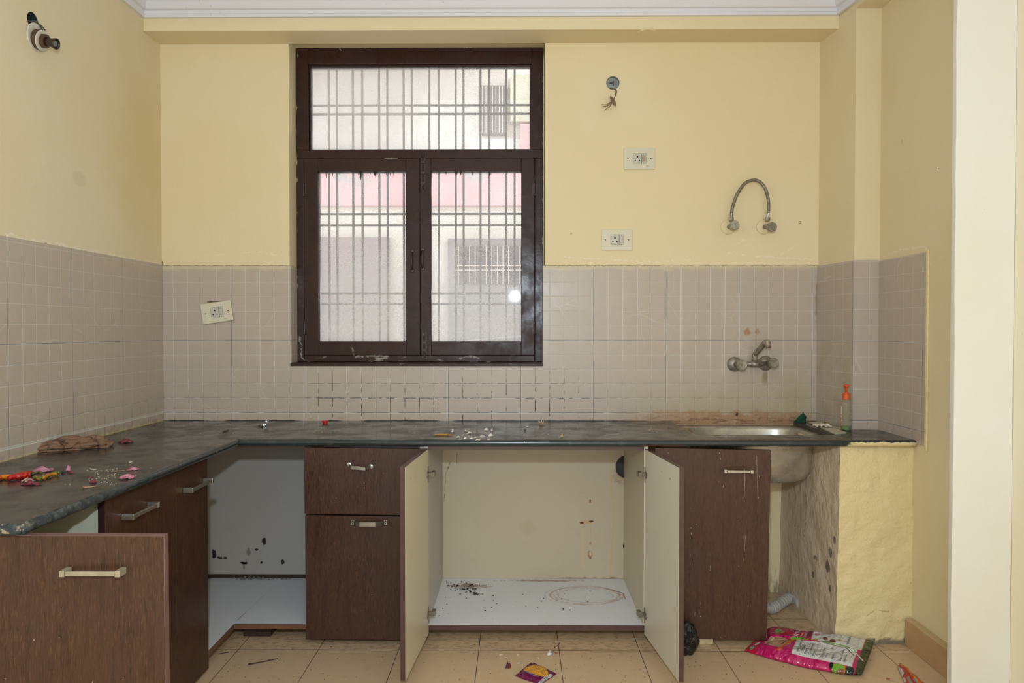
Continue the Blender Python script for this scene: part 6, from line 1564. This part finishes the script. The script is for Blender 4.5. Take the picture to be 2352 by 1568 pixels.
# ------------------------------------------------------------------ snack packets and scraps on the floor
mn = M('noodle packet film', S(104, 24, 72), 0.2)
q = mn.sep(mn.uv); U, V = q[0], q[1]
nz = mn.noise(mn.scale(mn.uv, (2.6, 3.6, 1)), 1.0, 0, 0.5, 1.6)
nd_ = mn.m('PINGPONG', nz, 0.035)
fill = mn.rng(mn.v('LENGTH', mn.v('MULTIPLY', mn.v('SUBTRACT', mn.uv, (0.50, 0.52, 0)), (1 / 0.46, 1 / 0.36, 0))), 0.93, 0.97, 1, 0)
mn.over(fill, S(214, 150, 40)); mn.over(mn.m('MULTIPLY', fill, mn.rng(nd_, 0.0, 0.016, 1, 0)), S(170, 84, 26)); mn.over(mn.m('MULTIPLY', fill, mn.rng(nd_, 0.022, 0.034, 0, 0.9)), S(238, 196, 96))
mn.over(boxmask(mn, U, V, 0.93, 1.1, -0.1, 0.8), S(196, 192, 190)); mn.stroke([(0.2, 0.26, 0), (0.5, 0.18, 0), (0.8, 0.30, 0)], 0.035, S(84, 74, 140), 1.0, space=mn.uv)
mn.stroke([(0.1, 0.45, 0), (0.13, 0.75, 0)], 0.03, S(60, 50, 110), 1.0, space=mn.uv); mn.stroke([(0.4, 0.92, 0), (0.75, 0.90, 0), (0.92, 0.75, 0)], 0.03, S(54, 26, 36), 1.0, space=mn.uv)
mn.over(mn.m('MULTIPLY', boxmask(mn, U, V, 0.94, 1.1, 0.05, 0.75), mn.rng(mn.noise(mn.scale(mn.uv, (8, 60, 1)), 1.0, 1), 0.5, 0.54)), S(70, 66, 70))
mn.bump(mn.noise(mn.uv, 6, 3), 0.8, 0.004)
def packet(name, mat, crn, H, label, cat, seed):
    P4 = [on(2, 0.002, *c_) for c_ in crn]
    b = B(); uvl = b.bm.loops.layers.uv.verify()
    def f(u, v, k):
        p = (P4[0] * (1 - u) + P4[1] * u) * (1 - v) + (P4[3] * (1 - u) + P4[2] * u) * v
        s_ = max(math.sin(PI * u), 0) ** 0.5 * max(math.sin(PI * v), 0) ** 0.5
        n_ = noise.noise(Vector((u * 5, v * 5, seed)))
        return (p.x + 0.004 * n_, p.y + 0.003 * n_, (0.0035 + H * s_ * (1 + 0.35 * n_) + 0.0035 * abs(noise.noise(Vector((u * 9, v * 9, seed + 3))))) if k else 0.0008)
    N = 30
    T_ = [[b.V(f(i / N, j / N, 1)) for j in range(N + 1)] for i in range(N + 1)]
    L_ = [[b.V(f(i / N, j / N, 0)) for j in range(N + 1)] for i in range(N + 1)]
    for i in range(N):
        for j in range(N):
            fc = b.bm.faces.new((T_[i][j], T_[i + 1][j], T_[i + 1][j + 1], T_[i][j + 1]))
            for l, (a, c) in zip(fc.loops, ((i, j), (i + 1, j), (i + 1, j + 1), (i, j + 1))): l[uvl].uv = (a / N, c / N)
            b.bm.faces.new((L_[i][j], L_[i][j + 1], L_[i + 1][j + 1], L_[i + 1][j]))
    for k in range(N):
        for A, Bv in ((( 0, k), (0, k + 1)), ((N, k + 1), (N, k)), ((k + 1, 0), (k, 0)), ((k, N), (k + 1, N))):
            b.bm.faces.new((T_[A[0]][A[1]], T_[Bv[0]][Bv[1]], L_[Bv[0]][Bv[1]], L_[A[0]][A[1]]))
    return tag(recentre(b.build(name, mat, None, smooth=True)), label, cat)
packet('snack_packet', mn.done(), ((1184, 1552), (1240, 1572), (1277, 1548), (1220, 1522)), 0.016, 'small purple packet printed with yellow noodles on the floor before the open cabinet', 'packet', 3.0)
mr2 = M('red snack film', S(176, 24, 20), 0.18)
q = mr2.sep(mr2.uv); U, V = q[0], q[1]
mr2.over(mr2.rng(V, 0.55, 0.62), S(206, 96, 26)); mr2.stroke([(0.12, 0.72, 0), (0.4, 0.72, 0), (0.75, 0.60, 0)], 0.09, S(222, 150, 40), 1.0, 0.1, 8, space=mr2.uv)
mr2.over(boxmask(mr2, U, V, 0.05, 0.46, -0.1, 0.20), S(206, 202, 198)); mr2.over(boxmask(mr2, U, V, 0.55, 0.75, -0.1, 0.08), S(200, 198, 198))
mr2.over(boxmask(mr2, U, V, 0.42, 0.72, 0.78, 0.88), S(120, 120, 120)); mr2.over(boxmask(mr2, U, V, 0.62, 0.85, 0.18, 0.32), S(130, 124, 122)); mr2.over(boxmask(mr2, U, V, 0.72, 0.95, 0.48, 0.60), S(130, 124, 122))
mr2.over(mr2.m('MULTIPLY', boxmask(mr2, U, V, 0.10, 0.40, 0.0, 0.14), mr2.rng(mr2.noise(mr2.scale(mr2.uv, (50, 12, 1)), 1.0, 1), 0.55, 0.6)), S(90, 90, 96))
mr2.bump(mr2.noise(mr2.uv, 5, 3), 0.9, 0.005)
packet('crisp_packet', mr2.done(), ((2062, 1533), (2084, 1585), (2140, 1585), (2066, 1524)), 0.016, 'red and orange snack packet on the floor at the lower right', 'packet', 8.0)
MAT_CLEAR = simple('clear crumpled plastic', S(206, 202, 196), 0.12, 0, 0.3, 90)
FL = 0.0008
def scrap(name, mat, x, y, L, W, H, rot, label, cat, seed, cup=False, group=None):
    return petal(name, mat, x, y, L, W, H, rot, label, cat, group, cup=cup, seed=seed, zplane=FL, pw=0.35)
t = thing('wrapper_scrap', 'torn blue and red wrapper scrap on the floor left of the purple packet', 'wrapper', on(2, 0, 1166, 1532))
p0, p1, p2, p3, p4 = [on(2, 0.002, *q) for q in ((1160, 1534), (1166, 1518), (1173, 1524), (1174, 1530), (1172, 1534))]
b = B(); b.prism([tuple(p.xy) for p in (p0, p1, on(2, 0.002, 1167, 1522), on(2, 0.002, 1163.5, 1534))], 0.002, 0.003); b.build('blue_part', simple('blue print', S(30, 38, 130), 0.25, 0, 0.4, 200), t)
b = B(); b.prism([tuple(p.xy) for p in (on(2, 0.002, 1163.8, 1534), on(2, 0.002, 1167.2, 1522), p2, p3, p4)], 0.0015, 0.0025); b.build('red_part', simple('red print', S(140, 20, 28), 0.25, 0, 0.4, 200), t)
scrap('plastic_scrap', MAT_CLEAR, 1262, 1503, 0.022, 0.016, 0.012, 0.4, 'crumpled clear plastic scrap on the floor right of centre, left of the thin red wire', 'plastic scrap', 50)
for i, (x, y, L, W, r, lab) in enumerate(((1151, 1503.5, .016, .007, .5, 'pale peel flake on the floor, uppermost of the two above the blue scrap'), (1162, 1510, .016, .005, -.8, 'pale curled peel on the floor just above the blue and red scrap'),
                             (1190, 1504, .010, .004, .7, 'tiny pale flake on the floor above the purple packet, towards its left'), (1236, 1511.5, .010, .005, -.1, 'small pale flake on the floor left of the clear plastic scrap'), (1192, 1523, .014, .008, .5, 'clear flake on the floor touching the left of the purple packet'))):
    scrap('peel_flake', MAT_GARLIC, x, y, L, W, 0.0016, r, lab, 'peel', 60 + i, group='pale flakes on the floor')
b = B(); wp = catmull([on(2, 0.003, *q) for q in ((1285, 1476), (1281, 1482), (1275, 1485), (1272.5, 1492), (1274, 1498), (1281, 1498.5))], 5)
t = thing('thin_wire', 'thin curved wire with a red end on the floor before the open cabinet', 'wire', on(2, 0, 1278, 1490))
b.tube(wp, 0.0011, 6); b.build('wire', simple('dark red wire', S(92, 34, 34), 0.5), t, smooth=True)
b = B(); b.tube([on(2, 0.003, 1275, 1498.2), on(2, 0.003, 1281, 1498.5)], 0.0022, 8); b.build('red_end', simple('red sleeve', S(170, 24, 28), 0.4), t)
t = thing('foil_bit', 'tiny red and silver wrapper scrap on the floor left of the red packet', 'wrapper', on(2, 0, 2046, 1560))
b = B(); b.xf = Matrix.Translation(on(2, 0.001, 2040, 1559)) @ Matrix.Rotation(-0.5, 4, 'Z'); b.box(-0.006, 0.006, -0.004, 0.004, 0.0005, 0.0025); b.build('red_part', simple('pinkish red print', S(190, 30, 60), 0.3), t, bevel=0.0008)
b = B(); b.xf = Matrix.Translation(on(2, 0.001, 2050, 1562)) @ Matrix.Rotation(-0.1, 4, 'Z'); b.box(-0.009, 0.010, -0.003, 0.003, 0.0005, 0.0022); b.build('silver_part', MAT_FOIL, t, bevel=0.0008)
MAT_TWIG = simple('dark twig', S(70, 44, 42), 0.7, 0, 0.3, 100)
b = B(); b.tube([on(2, 0.003, 570, 1525), on(2, 0.003, 595, 1521), on(2, 0.003, 618, 1516), on(2, 0.003, 638, 1512)], [0.0026, 0.0022, 0.0020, 0.0012], 8); tag(recentre(b.build('twig', MAT_TWIG, None, smooth=True)), 'long thin dark twig on the floor in front of the corner cabinet', 'twig')
b = B(); b.tube([on(2, 0.002, 503, 1501), on(2, 0.002, 514, 1499), on(2, 0.002, 526, 1497)], 0.0012, 6); tag(recentre(b.build('twig', MAT_TWIG, None, smooth=True)), 'short dark twig on the floor beside the base of the left run', 'twig')
b = B()
for i in range(70):
    x = random.gauss(582, 20) if i < 52 else (random.gauss(480, 10) if i < 60 else random.gauss(655, 8))
    p = on(2, 0.0712, min(max(x, 455), 690), 1327 + random.uniform(-1, 5)); p.y = min(p.y, 3.238)
    a = random.uniform(0, PI); L = random.uniform(0.004, 0.012); d_ = Vector((math.cos(a), math.sin(a) * 0.4, random.uniform(0, 0.9))) * L
    w_ = Vector((-math.sin(a), math.cos(a), 0)) * random.uniform(0.002, 0.004)
    h = Vector((0, 0, (0.001 + 0.012 * random.random() * math.exp(-((x - 582) / 14) ** 2)))); p = p + h
    vs = [b.V(p + k_) for k_ in (w_ * -1, w_, d_ + w_, d_ - w_)]; b.bm.faces.new(vs)
o = b.build('paper_shreds', simple('grey gnawed shreds', S(128, 120, 112), 0.8, 0, 0.5, 200), None, solid=0.0005); tag(recentre(o), 'gnawed grey and brown shreds piled at the back of the corner cabinet floor', 'debris', kind='stuff')
b = B()
for i in range(90):
    k = i % 3
    x, y = ((random.gauss(1075, 20), random.gauss(1352, 9)) if k == 0 else (random.uniform(1000, 1440), random.uniform(1350, 1425)) if k == 1 else (random.gauss(1045, 18), random.gauss(1345, 6)))
    p = on(2, 0.0705, x, y)
    if not (-0.33 < p.x < 0.46 and 2.75 < p.y < 3.24): continue
    r = random.uniform(0.0012, 0.0032) * (1.4 if k == 0 else 0.8); b.blobm(p + Vector((0, 0, r * 0.6)), (r * 1.5, r, r * 0.8), 0.4, 1, i)
o = b.build('droppings', simple('dark brown crumbs', S(58, 44, 34), 0.8), None); tag(recentre(o), 'dark crumbs scattered on the floor of the open white-lined cabinet', 'debris', kind='stuff')
b = B()
for i in range(260):
    x, y = random.uniform(500, 2060), random.uniform(1480, 1567)
    p = on(2, 0.0, x, y)
    if -1.04 < p.x < 1.40:
        r = random.uniform(0.0005, 0.0014); b.blobm(p + Vector((0, 0, r * 0.6)), (r * 1.6, r, r * 0.8), 0.4, 1, i)
o = b.build('floor_grit', simple('dark grit', S(70, 56, 44), 0.8), None); tag(recentre(o), 'dark grit scattered over the floor tiles', 'debris', kind='stuff')
